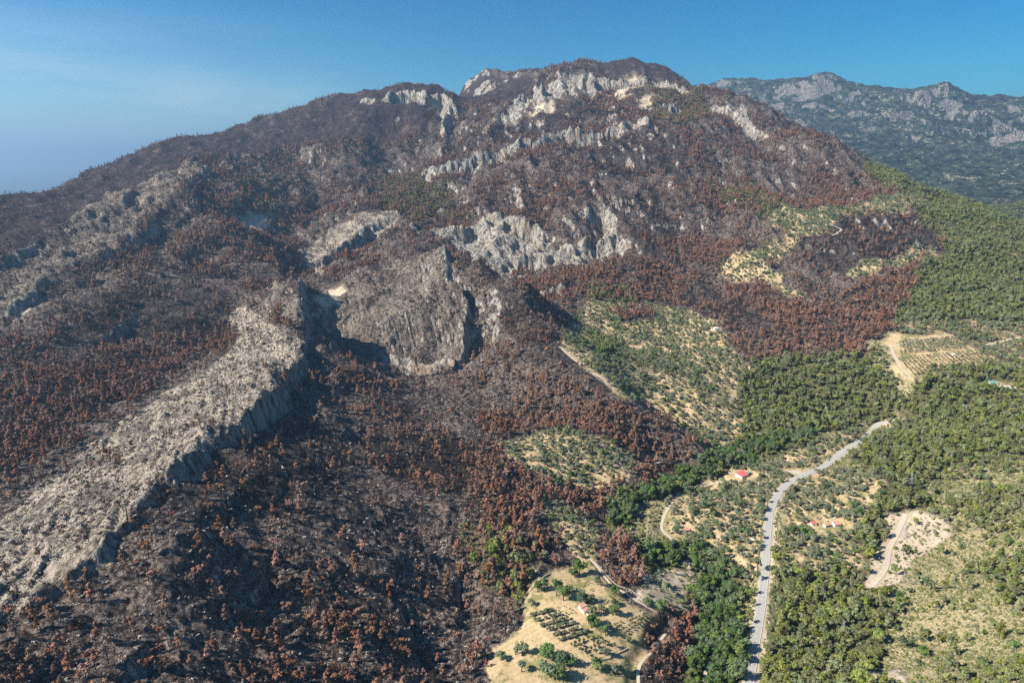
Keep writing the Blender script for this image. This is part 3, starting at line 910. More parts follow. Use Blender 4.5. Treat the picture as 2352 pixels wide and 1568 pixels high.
def grid_mesh(name, i0, i1, mat):
    X, Y, Z = GX[i0:i1], GY[i0:i1], HH[i0:i1]
    nr, ntt = X.shape
    co = np.stack([X, Y, Z], -1).reshape(-1, 3).astype(np.float32)
    idx = np.arange(nr * ntt).reshape(nr, ntt)
    quads = np.stack([idx[:-1, :-1], idx[:-1, 1:], idx[1:, 1:], idx[1:, :-1]], -1).reshape(-1, 4)[:, ::-1]
    me = bpy.data.meshes.new(name)
    me.vertices.add(len(co))
    me.vertices.foreach_set('co', co.ravel())
    me.loops.add(quads.size)
    me.loops.foreach_set('vertex_index', quads.ravel().astype(np.int32))
    me.polygons.add(len(quads))
    me.polygons.foreach_set('loop_start', np.arange(0, quads.size, 4, dtype=np.int32))
    me.polygons.foreach_set('use_smooth', np.ones(len(quads), bool))
    me.update()
    for nm, C_ in (('cover_a', covA), ('cover_b', covB), ('cover_c', covC)):
        at = me.attributes.new(nm, 'FLOAT_COLOR', 'POINT')
        at.data.foreach_set('color', C_[i0:i1].reshape(-1, 4).ravel())
    me.materials.append(mat)
    o = bpy.data.objects.new(name, me)
    COL.objects.link(o)
    o['kind'] = 'structure'
    return o


k1 = int(np.searchsorted(RS, 3400))
grid_mesh('burnt_hills', 0, k1 + 1, M['land'])
grid_mesh('far_mountains', k1, NR, M['land'])

# ------------------------------------------------------------------ sea and plain beyond
M['sea'] = plain('sea', (.020, .055, .060), (.026, .062, .062), .002, rough=.5)
me = bpy.data.meshes.new('sea')
me.from_pydata([(-150000, -3000, -900), (150000, -3000, -900), (150000, 190000, -900), (-150000, 190000, -900)], [], [(0, 1, 2, 3)])
me.materials.append(M['sea'])
o = bpy.data.objects.new('sea', me)
COL.objects.link(o)
o['kind'] = 'structure'
#PART3
# ------------------------------------------------------------------ haze
def haze_box():
    me = bpy.data.meshes.new('haze')
    x0, x1, y0, y1, z0, z1 = -160000, 160000, -5000, 200000, -901.5, 1000
    v = [(x, y, z) for z in (z0, z1) for y in (y0, y1) for x in (x0, x1)]
    me.from_pydata(v, [], [(0, 2, 3, 1), (4, 5, 7, 6), (0, 1, 5, 4), (2, 6, 7, 3), (0, 4, 6, 2), (1, 3, 7, 5)])
    m = bpy.data.materials.new('haze')
    m.use_nodes = True
    nt = m.node_tree
    nt.nodes.clear()
    out = nt.nodes.new('ShaderNodeOutputMaterial')
    pv = nt.nodes.new('ShaderNodeVolumePrincipled')
    pv.inputs['Color'].default_value = (.40, .64, .90, 1)
    pv.inputs['Density'].default_value = HAZE
    pv.inputs['Anisotropy'].default_value = 0.35
    nt.links.new(pv.outputs[0], out.inputs['Volume'])
    me.materials.append(m)
    o = bpy.data.objects.new('haze', me)
    COL.objects.link(o)
    o['kind'] = 'stuff'
    o['label'] = 'thin blue haze filling the air over the valley and the mountains'


HAZE = 7.2e-5
haze_box()

# ------------------------------------------------------------------ mesh builder
class MB:
    def __init__(self):
        self.v = []
        self.f = []

    def box(self, c, s, rot=0.0):
        cx, cy, cz = c
        hx, hy, hz = s[0] / 2, s[1] / 2, s[2] / 2
        b = len(self.v)
        ca, sa = math.cos(rot), math.sin(rot)
        for z in (-hz, hz):
            for y in (-hy, hy):
                for x in (-hx, hx):
                    self.v.append((cx + x * ca - y * sa, cy + x * sa + y * ca, cz + z))
        for q in ((0, 2, 3, 1), (4, 5, 7, 6), (0, 1, 5, 4), (2, 6, 7, 3), (0, 4, 6, 2), (1, 3, 7, 5)):
            self.f.append(tuple(b + k for k in q))

    def tube(self, a, b_, r0, r1, n=5):
        a, b_ = Vector(a), Vector(b_)
        d = (b_ - a).normalized()
        s = d.orthogonal().normalized()
        t = d.cross(s)
        b = len(self.v)
        for p, r in ((a, r0), (b_, r1)):
            for k in range(n):
                w = 2 * math.pi * k / n
                self.v.append(tuple(p + (s * math.cos(w) + t * math.sin(w)) * r))
        for k in range(n):
            self.f.append((b + k, b + (k + 1) % n, b + n + (k + 1) % n, b + n + k))
        self.f.append(tuple(b + n + k for k in range(n)))
        self.f.append(tuple(b + n - 1 - k for k in range(n)))

    def poly(self, vs, fs):
        b = len(self.v)
        self.v += [tuple(p) for p in vs]
        self.f += [tuple(b + k for k in q) for q in fs]

    def mesh(self, name, mats):
        me = bpy.data.meshes.new(name)
        me.from_pydata(self.v, [], self.f)
        for m in (mats if isinstance(mats, (list, tuple)) else [mats]):
            me.materials.append(m)
        me.update()
        return me


def link(name, me, parent=None, loc=None, rz=0.0):
    o = bpy.data.objects.new(name, me)
    if parent is not None:
        o.parent = parent
    if loc is not None:
        o.location = loc
    o.rotation_euler = (0, 0, rz)
    COL.objects.link(o)
    return o


def tag(o, label, cat, group=None):
    o['label'] = label
    o['category'] = cat
    if group:
        o['group'] = group
    return o


# ------------------------------------------------------------------ trees
M['needles_scorched'] = plain('needles_scorched', (.37, .205, .130), (.185, .100, .070), .45, var=.5)
M['bark_charred'] = plain('bark_charred', (.022, .018, .017), (.045, .037, .033), 1.2)
M['twigs_charred'] = plain('twigs_charred', (.075, .056, .047), (.036, .028, .025), 1.2, var=.6)
M['needles_green'] = plain('needles_green', (.245, .260, .095), (.120, .138, .050), .4, var=.65)
M['bark_pine'] = plain('bark_pine', (.12, .085, .06), (.07, .05, .04), 2)
M['leaves_olive'] = plain('leaves_olive', (.205, .225, .130), (.135, .155, .085), .6, var=.4)
M['leaves_broad'] = plain('leaves_broad', (.120, .168, .060), (.075, .112, .040), .5, var=.6)
M['leaves_shrub'] = plain('leaves_shrub', (.205, .220, .085), (.135, .150, .058), .6, var=.6)
M['shrub_burnt'] = plain('shrub_burnt', (.105, .070, .056), (.055, .040, .034), .8, var=.8)
M['leaves_sapling'] = plain('leaves_sapling', (.13, .15, .06), (.09, .11, .045), 1.0, var=.4)


def crown(rr, clumps, leaf, n_leaf, squash=.8, core=.72):
    """clumps: list of (centre, radius). leaf-sized faces over a crumpled core"""
    mb = MB()
    ico = bmesh.new()
    bmesh.ops.create_icosphere(ico, subdivisions=1, radius=1)
    iv = np.array([v.co[:] for v in ico.verts])
    jf = [[v.index for v in f.verts] for f in ico.faces]
    ico.free()
    for c, r in clumps:
        k = iv * (core * r * (1 + (rr.rand(len(iv), 1) - .5) * .5)) * np.array([1, 1, squash]) + np.array(c)
        mb.poly(k, jf)
        for _ in range(n_leaf):
            d = rr.randn(3)
            d /= np.linalg.norm(d)
            if d[2] < -.55:
                d[2] *= -1
            p = np.array(c) + d * r * (0.72 + .38 * rr.rand()) * np.array([1, 1, squash])
            nrm = d + rr.randn(3) * .55
            nrm /= np.linalg.norm(nrm)
            s = np.cross(nrm, rr.randn(3))
            s /= np.linalg.norm(s)
            t = np.cross(nrm, s)
            L = leaf * (.6 + .8 * rr.rand())
            mb.poly([p - s * L * .5, p + t * L * .42, p + s * L * .55, p - t * L * .4], [(0, 1, 2, 3)])
    return mb


def trunk(rr, h, r, limbs, spread, lean=.06, up=.35):
    mb = MB()
    p = Vector((0, 0, -0.8))
    k = 4
    cur = []
    for i in range(k + 1):
        cur.append(p.copy())
        p = p + Vector((rr.randn() * lean * h / k, rr.randn() * lean * h / k, (h + .8) / k))
    for i in range(k):
        mb.tube(cur[i], cur[i + 1], r * (1 - i / k * .75), r * (1 - (i + 1) / k * .75), 5)
    for _ in range(limbs):
        t = .35 + .6 * rr.rand()
        i = min(k - 1, int(t * k))
        a = cur[i].lerp(cur[i + 1], t * k - i)
        w = rr.rand() * 6.283
        L = spread * (1.2 - t) * (.7 + .6 * rr.rand())
        e = a + Vector((math.cos(w) * L, math.sin(w) * L, L * up + .2))
        mb.tube(a, e, r * .34, r * .1, 3)
        e2 = e + Vector((rr.randn() * .4, rr.randn() * .4, .5)) * L * .4
        mb.tube(a.lerp(e, .6), e2, r * .16, r * .05, 3)
    return mb


def clumps_round(rr, n, R, zc, rz, r0, r1):
    out = []
    for _ in range(n):
        d = rr.randn(3)
        d /= np.linalg.norm(d)
        q = rr.rand() ** .5
        out.append(((d[0] * R * q, d[1] * R * q, zc + d[2] * rz * q), r0 + (r1 - r0) * rr.rand()))
    return out


def clumps_cone(rr, n, R, z0, z1, r0, r1):
    out = []
    for i in range(n):
        t = (i + rr.rand() * .6) / n
        w = i * 2.4 + rr.rand()
        q = R * (1 - t) ** .8 * (.5 + .5 * rr.rand())
        out.append(((math.cos(w) * q, math.sin(w) * q, z0 + (z1 - z0) * t), r1 + (r0 - r1) * (1 - t) * (.8 + .4 * rr.rand())))
    return out


KINDS = {}


def kind(name, variants):
    KINDS[name] = variants      # list of (trunk mesh, crown mesh, height)


def var3(name, fn, nvar=4):
    out = []
    for k in range(nvar):
        rr = np.random.RandomState(100 + k * 7 + len(KINDS) * 31)
        out.append(fn(rr, k))
    kind(name, out)


def f_rust(rr, k):
    h = [7.5, 8.5, 6.5, 9.5][k]
    if k in (1, 3):
        cl = clumps_cone(rr, 8, 1.7, h * .38, h, 1.35, .6)
    else:
        cl = clumps_round(rr, 7, 2.2, h * .74, h * .22, .6, 1.3)
    return (trunk(rr, h * .85, .22, 7, 2.4).mesh('trunk', M['bark_charred']), crown(rr, cl, .55, 34).mesh('crown', M['needles_scorched']), h)


def f_char(rr, k):
    h = [8, 9.5, 7, 8.5][k]
    cl = clumps_round(rr, 5, 1.7, h * .75, h * .2, .5, .9)
    mb = crown(rr, cl, .42, 16, core=.25)
    return (trunk(rr, h, .27, 13, 3.0, up=.5).mesh('trunk', M['bark_charred']), mb.mesh('crown', M['twigs_charred']), h)


def f_pine(rr, k):
    h = [8.5, 10, 7.5, 9][k]
    if k == 1:
        cl = clumps_cone(rr, 10, 2.1, h * .32, h, 1.5, .7)
    else:
        cl = clumps_round(rr, 9, 2.6, h * .66, h * .28, .7, 1.55) + [((rr.randn() * 1.2, rr.randn() * 1.2, h * (.25 + .2 * k)), .9)]
    return (trunk(rr, h * .8, .24, 6, 2.2).mesh('trunk', M['bark_pine']), crown(rr, cl, .6, 36).mesh('crown', M['needles_green']), h)


def f_olive(rr, k):
    h = [4.2, 4.8, 3.8, 4.5][k]
    cl = clumps_round(rr, 7, 1.45, h * .6, h * .2, .75, 1.15)
    return (trunk(rr, h * .6, .28, 5, 1.6).mesh('trunk', M['bark_pine']), crown(rr, cl, .42, 34).mesh('crown', M['leaves_olive']), h)


def f_broad(rr, k):
    h = [6.0, 7.0, 5.4, 8.0][k]
    cl = clumps_round(rr, 10, 2.5, h * .55, h * .25, 1.1, 1.7)
    return (trunk(rr, h * .7, .3, 6, 2.4).mesh('trunk', M['bark_pine']), crown(rr, cl, .62, 38).mesh('crown', M['leaves_broad']), h)


def f_sap(rr, k):
    h = [2.0, 2.5, 1.7, 2.2][k]
    cl = clumps_round(rr, 4, .5, h * .62, h * .18, .42, .62)
    return (trunk(rr, h * .6, .07, 3, .5).mesh('trunk', M['bark_pine']), crown(rr, cl, .3, 22).mesh('crown', M['leaves_sapling']), h)


def f_shrub(rr, k):
    h = [1.6, 2.1, 1.3, 1.8][k]
    cl = clumps_round(rr, 4, .95, h * .4, h * .12, .6, 1.0)
    return (None, crown(rr, cl, .4, 24, squash=.75).mesh('shrub', M['leaves_shrub']), h)


def f_bshrub(rr, k):
    h = [1.4, 1.8, 1.1, 1.5][k]
    cl = clumps_round(rr, 4, .9, h * .4, h * .12, .5, .9)
    return (None, crown(rr, cl, .36, 22, squash=.75, core=.55).mesh('shrub', M['shrub_burnt']), h)


def f_rock(rr, k):
    mb = MB()
    ico = bmesh.new()
    bmesh.ops.create_icosphere(ico, subdivisions=1, radius=1)
    iv = np.array([v.co[:] for v in ico.verts])
    jf = [[v.index for v in f.verts] for f in ico.faces]
    ico.free()
    for q in range(3):
        sz = .5 + .5 * rr.rand()
        kk = iv * (1 + (rr.rand(len(iv), 1) - .5) * .7) * np.array([sz * 1.2, sz * .8, sz * .6]) + np.array([rr.randn() * .8, rr.randn() * .8, .15])
        mb.poly(kk, jf)
    return (None, mb.mesh('rock', M['rock']), 1.0)


M['rock'] = plain('limestone', (.48, .44, .38), (.26, .235, .205), .7, var=.5)
for nm, fn in (('scorched_pine', f_rust), ('charred_tree', f_char), ('pine_tree', f_pine), ('olive_tree', f_olive), ('broadleaf_tree', f_broad), ('young_tree', f_sap), ('shrub', f_shrub), ('burnt_shrub', f_bshrub), ('rock', f_rock)):
    var3(nm, fn)

# ---- which land carries what: class -> {kind: share}
COVER = {
    BURNT: dict(scorched_pine=.36, charred_tree=.24, burnt_shrub=.18),
    DARK: dict(scorched_pine=.17, charred_tree=.46, burnt_shrub=.08),
    RUST: dict(scorched_pine=.56, charred_tree=.20, burnt_shrub=.10),
    HEATH: dict(scorched_pine=.07, charred_tree=.13, burnt_shrub=.30),
    GREEN: dict(pine_tree=.68, shrub=.22, broadleaf_tree=.03),
    MIXED: dict(pine_tree=.28, scorched_pine=.38, charred_tree=.05),
    OLIVE: dict(olive_tree=.62, broadleaf_tree=.07, shrub=.16, pine_tree=.02),
    DENSOL: dict(olive_tree=.68, pine_tree=.12, shrub=.2),
    SLAB: dict(charred_tree=.12, scorched_pine=.06, burnt_shrub=.34),
    DOME: dict(charred_tree=.12, scorched_pine=.05, burnt_shrub=.40),
    SCREE: dict(pine_tree=.03, shrub=.10),
    SCRUB: dict(pine_tree=.34, shrub=.58, broadleaf_tree=.03),
    LUSH: dict(broadleaf_tree=.70, pine_tree=.08, shrub=.1),
    CLIFF: dict(burnt_shrub=.16, charred_tree=.03),
    FAR: dict(pine_tree=.34, olive_tree=.10),
    FARM: {}, ORCH: dict(pine_tree=.10, shrub=.42, olive_tree=.05),
}
CELL = 5.2


def occlusion_horizon():
    el = (HH) / RR
    run = np.maximum.accumulate(el, axis=0)
    return run


RUN = occlusion_horizon()


def visible(x, y, z, extra=10.0):
    r = np.hypot(x, y)
    el = (z + extra) / r
    rp = r * .992
    lim = grid_sample(RUN, x * .99, y * .99)
    return el > lim - 1e-4


def project(x, y, z):
    dpt = y * CP - z * SP
    up = y * SP + z * CP
    return 1176 + F * x / dpt, 784 - F * up / dpt, dpt


def scatter():
    xs = np.arange(-2700, 2700, CELL)
    ys = np.arange(180, 3500, CELL)
    X, Y = np.meshgrid(xs, ys)
    X = X.ravel(); Y = Y.ravel()
    X = X + (RNG.rand(len(X)) - .5) * CELL * .95
    Y = Y + (RNG.rand(len(Y)) - .5) * CELL * .95
    ang = np.abs(np.arctan2(X, Y))
    k = (ang < math.radians(44)) & (np.hypot(X, Y) > 330)
    X, Y = X[k], Y[k]
    Z = grid_sample(HH, X, Y)
    u, v, d = project(X, Y, Z)
    k = (u > -260) & (u < 2612) & (v < 1900) & visible(X, Y, Z, 12)
    X, Y, Z, u, v, d = X[k], Y[k], Z[k], u[k], v[k], d[k]
    cls = classify(X, Y)
    st = grid_sample(STEEP, X, Y)
    rk = grid_sample(ROCKF, X, Y)
    tr = grid_sample(TRACKMASK, X, Y)
    nz = fbm(X, Y, 75, 4, 91, .6)
    nz2 = fbm(X, Y, 24, 3, 95, .6)
    dens = np.clip(.55 + (nz - .5) * 3.2 + (nz2 - .5) * 2.2, .12, 1.45)
    soft = np.isin(cls, (GREEN, LUSH, RUST, MIXED))
    dens = np.where(soft, np.clip(dens + .45, .75, 1.25), dens)
    dens = np.where((cls == OLIVE) | (cls == DENSOL), np.clip(.95 + (nz2 - .5) * 2.4, .45, 1.3), dens)
    dens = np.where(cls == SCRUB, np.clip(.9 + (nz2 - .5) * 1.6, .3, 1.5), dens)
    ok = (tr < .5) & (rk < .55) & (RNG.rand(len(X)) > st * .75)
    for (px, py), (_, _, r) in zip(PLOT_XY, PLOTS):
        ok &= np.hypot(X - px, Y - py) > r * 1.25 + 4
    roll = RNG.rand(len(X))
    # rust share waxes and wanes over the burnt slopes
    wane = np.clip(1.0 + (fbm(X, Y, 160, 3, 97) - .5) * 4, .15, 2.1)
    out = {k: [] for k in KINDS}
    for c, mix in COVER.items():
        mc = ok & (cls == c)
        acc = np.zeros(len(X))
        for kd, share in mix.items():
            sh = share * dens
            if c == BURNT and kd == 'scorched_pine':
                sh = sh * wane
            if c == SCRUB and kd == 'pine_tree':
                sh = share * np.clip((fbm(X, Y, 60, 3, 99) - .45) * 9, .15, 4)
            if kd in ('shrub', 'burnt_shrub'):
                sh = np.where(d > 1500, sh * .55, sh)
            sel = mc & (roll >= acc) & (roll < acc + sh)
            acc = acc + sh
            out[kd].append(np.nonzero(sel)[0])
    res = {}
    for kd, l in out.items():
        i = np.concatenate(l) if l else np.array([], int)
        sc = .62 + .95 * RNG.rand(len(i)) ** 1.4
        if kd == 'scorched_pine':
            sc = np.where(np.isin(cls[i], (SLAB, DOME, HEATH)), sc * .62, sc)
        if kd == 'charred_tree':
            sc = np.where(np.isin(cls[i], (SLAB, DOME, HEATH)), sc * .62, sc)
        if kd == 'pine_tree':
            sc = np.where(cls[i] == SCRUB, sc * .85, sc)
            sc = np.where(cls[i] == FAR, sc * 1.15, sc)
        if kd == 'broadleaf_tree':
            sc = np.where(cls[i] == LUSH, sc * 1.1, sc * .75)
        sc = sc * {'broadleaf_tree': 1.45, 'shrub': 1.25, 'burnt_shrub': 1.25, 'olive_tree': 1.36, 'pine_tree': 1.12, 'young_tree': 1}.get(kd, 1.3)
        res[kd] = dict(x=X[i], y=Y[i], z=Z[i], u=u[i], v=v[i], d=d[i], s=sc, c=cls[i])
    return res


TREES = scatter()
FINE = {      # close to the drone: stones and low growth at a finer grain
    BURNT: dict(burnt_shrub=.16, rock=.11), DARK: dict(burnt_shrub=.10, rock=.07), RUST: dict(burnt_shrub=.12, rock=.05),
    SLAB: dict(burnt_shrub=.11, rock=.24), DOME: dict(burnt_shrub=.22, rock=.30), CLIFF: dict(rock=.2, burnt_shrub=.05), HEATH: dict(rock=.07),
    SCRUB: dict(shrub=.68, rock=.03), GREEN: dict(shrub=.16), OLIVE: dict(shrub=.08, rock=.02), SCREE: dict(rock=.12), ORCH: dict(shrub=.16, rock=.06),
    LUSH: dict(shrub=.15), MIXED: dict(shrub=.1, rock=.06), DENSOL: dict(shrub=.15), FARM: {}, FAR: {},
}


def scatter_fine(cell, rmax):
    X, Y = np.meshgrid(np.arange(-rmax, rmax, cell), np.arange(180, rmax, cell))
    X = X.ravel(); Y = Y.ravel()
    k = (np.abs(np.arctan2(X, Y)) < math.radians(42)) & (np.hypot(X, Y) > 330) & (np.hypot(X, Y) < rmax)
    X, Y = X[k], Y[k]
    X = X + (RNG.rand(len(X)) - .5) * cell
    Y = Y + (RNG.rand(len(Y)) - .5) * cell
    Z = grid_sample(HH, X, Y)
    u, v, d = project(X, Y, Z)
    k = (u > -120) & (u < 2470) & (v < 1700) & visible(X, Y, Z, 4)
    X, Y, Z, d = X[k], Y[k], Z[k], d[k]
    cls = classify(X, Y)
    ok = (grid_sample(TRACKMASK, X, Y) < .3) & (grid_sample(ROCKF, X, Y) < .4)
    for (px, py), (_, _, r) in zip(PLOT_XY, PLOTS):
        ok &= np.hypot(X - px, Y - py) > r + 1.5
    dn = np.clip(1 + (fbm(X, Y, 18, 3, 93, .6) - .5) * 5, .1, 2.2)
    roll = RNG.rand(len(X))
    for c, mix in FINE.items():
        mc = ok & (cls == c)
        acc = np.zeros(len(X))
        for kd, share in mix.items():
            sel = np.nonzero(mc & (roll >= acc) & (roll < acc + share * dn))[0]
            acc = acc + share * dn
            T = TREES[kd]
            sc = (.35 + .55 * RNG.rand(len(sel))) * (1.3 if kd == 'rock' else 1.0)
            for key, arr in (('x', X[sel]), ('y', Y[sel]), ('z', Z[sel]), ('s', sc)):
                T[key] = np.concatenate([T[key], arr])


scatter_fine(2.5, 1250)
extra_items = []       # farm planting: (kind, u, v, scale, label, group)


def add_trees(kd, uv, scale, tagname):
    xy = unproject(uv, HH)
    z = grid_sample(HH, xy[:, 0], xy[:, 1])
    return xy, z


ORDS = ['first', 'second', 'third', 'fourth', 'fifth', 'sixth', 'seventh', 'eighth', 'ninth', 'tenth', 'eleventh', 'twelfth', 'thirteenth', 'fourteenth', 'fifteenth', 'sixteenth', 'seventeenth', 'eighteenth', 'nineteenth', 'twentieth', 'twenty-first', 'twenty-second']
WILD = []


def plant(kd, x, y, z, s, label, group, cat, vi=None, rz=None):
    vi = random.randrange(4) if vi is None else vi
    tm_, cm_, h = KINDS[kd][vi]
    e = bpy.data.objects.new(kd, None)
    e.empty_display_size = 1
    e.location = (x, y, z)
    e.rotation_euler = (0, 0, random.random() * 6.28 if rz is None else rz)
    e.scale = (s, s, s * random.uniform(.88, 1.12))
    COL.objects.link(e)
    tag(e, label, cat, group)
    if tm_:
        t = bpy.data.objects.new('trunk', tm_)
        t.parent = e
        COL.objects.link(t)
    c = bpy.data.objects.new('crown', cm_)
    c.parent = e
    COL.objects.link(c)
    return e


# landmarks used in the wording of labels: (u, v, phrase)
PLACES = [
    (150, 1500, 'low in the left corner'), (450, 1500, 'on the bottom-left ash slope'), (750, 1500, 'on the dark bottom slope'),
    (1000, 1500, 'left of the tan field'), (1050, 1350, 'on the crags left of the farmhouse'),
    (1150, 1250, 'at the burn edge above the farmhouse'), (850, 1300, 'mid lower burnt slope'), (600, 1300, 'on burnt ground under the slab'),
    (350, 1350, 'just below the slab foot'), (100, 1300, 'on the slab by the left edge'), (300, 1080, 'on the pale rock slab'),
    (600, 860, 'on the slab top'), (200, 900, 'on the hillside behind the slab'), (700, 1100, 'in shade below the slab cliff'),
    (950, 1100, 'on the slope below the grey dome'), (1300, 950, 'on the rusty ridge'), (1180, 1100, 'beside the small olive field'),
    (1300, 1060, 'in the small olive field'), (1290, 1210, 'on the narrow tan terrace'), (1430, 1300, 'in the rusty clump above the farm'),
    (1550, 1480, 'in the scorched bottom gully'), (1520, 1350, 'on bare ground right of the farm'), (1300, 1500, 'below the farmhouse field'),
    (1450, 1200, 'by the stream bend'), (1560, 1080, 'in the stream bed by the barn'), (1640, 1250, 'on terraces left of the road'),
    (1700, 1150, 'below the red-roofed barn'), (1720, 1060, 'above the red-roofed barn'), (1600, 1340, 'in the stream bed'), (1670, 1480, 'in the stream wood'),
    (1720, 1350, 'on the left roadside'), (1850, 1450, 'in the wood right of the road'), (1850, 1250, 'on tan terraces right of the road'), (1900, 1150, 'above the white cottages'),
    (2000, 1250, 'beside the bare pale clearing'), (2100, 1400, 'below the bare pale clearing'), (2200, 1500, 'on the lower-right scrub'), (2280, 1300, 'on the right-edge scrub'),
    (2200, 1100, 'in the right-edge pine wood'), (1980, 1050, 'by the upper road bend'), (1900, 920, 'in the dark wood above the road'), (2200, 950, 'in the wood below the villa'),
    (2150, 800, 'in the right orchard'), (1500, 850, 'on the wide olive hillside'), (1620, 980, 'at the foot of the olive hillside'), (1750, 900, 'at the left edge of the dark wood'),
    (2200, 700, 'on the right forested ridge'), (1900, 500, 'on the high olive plateau'), (1900, 750, 'in the rusty wood above the pines'), (1850, 1350, 'on the right roadside bank'),
    (1350, 760, 'atop the olive hillside'), (2300, 1000, 'by the right edge under the villa'), (1950, 1560, 'in the bottom-edge pine wood'),
]
WORDS = {
    'scorched_pine': (['rounded rusty pine', 'slender rusty pine', 'low rusty pine', 'tall rusty pine'], 'burnt tree', 'rust-brown scorched pines'),
    'charred_tree': (['charred tree', 'tall charred tree', 'small charred tree', 'thin charred tree'], 'burnt tree', 'black leafless trees'),
    'pine_tree': (['round-topped pine', 'pointed pine', 'small spreading pine', 'tall round-topped pine'], 'tree', 'green pine trees'),
    'olive_tree': (['spreading olive tree', 'large olive tree', 'small olive tree', 'rounded olive tree'], 'olive tree', 'olive trees on the terraces'),
    'broadleaf_tree': (['green leafy tree', 'large leafy tree', 'low leafy tree', 'tall leafy tree'], 'tree', 'leafy green trees'),
}


def place_phrase(u, v):
    return min(PLACES, key=lambda p: (p[0] - u) ** 2 + (p[1] - v) ** 2)[2]


stuff_pts = {}
for kd, T in TREES.items():
    idx = np.arange(len(T['x']))
    keep = np.ones(len(idx), bool)
    if kd in WORDS:
        infr = (T['u'] > 6) & (T['u'] < 2346) & (T['v'] > 0) & (T['v'] < 1566)
        infr &= visible(T['x'], T['y'], T['z'], 2.0)
        size = np.where(infr, T['s'] / T['d'], -1)
        top = np.argsort(-size)[:110 if kd == 'olive_tree' else 300 - 22 * (kd == 'broadleaf_tree')]
        words, cat, grp = WORDS[kd]
        for i in top:
            if size[i] <= 0:
                continue
            vi = random.randrange(4)
            ph = place_phrase(T['u'][i], T['v'][i])
            WILD.append((plant(kd, T['x'][i], T['y'][i], T['z'][i], T['s'][i], words[vi] + ' ' + ph, grp + ' ' + ph, cat, vi), T['u'][i], T['v'][i]))
            keep[i] = False
    stuff_pts[kd] = (T['x'][keep], T['y'][keep], T['z'][keep], T['s'][keep])

by_label = {}
for e_, u_, v_ in WILD:
    by_label.setdefault(e_['label'], []).append([e_, u_, v_])
for lab_, items in by_label.items():
    if len(items) < 2:
        continue
    rest = list(items)
    for word, key in (('lowest', lambda q: -q[2]), ('leftmost', lambda q: q[1]), ('rightmost', lambda q: -q[1]), ('highest', lambda q: q[2]),
                      ('lowest but one', lambda q: -q[2]), ('second left', lambda q: q[1]), ('second right', lambda q: -q[1]), ('highest but one', lambda q: q[2])):
        if not rest:
            break
        q = min(rest, key=key)
        rest.remove(q)
        q[0]['label'] = q[0]['label'] + ', ' + word + ' one'
    if rest:
        # those in between are told apart by their order from left to right, as far as words carry
        rest.sort(key=lambda q: q[1])
        if len(rest) <= 22:
            for k_, q in enumerate(rest):
                q[0]['label'] = q[0]['label'] + ', ' + ORDS[k_] + ' from left between outer ones'
        else:
            for q in rest:
                q[0]['label'] = q[0]['label'] + ', between outer ones'

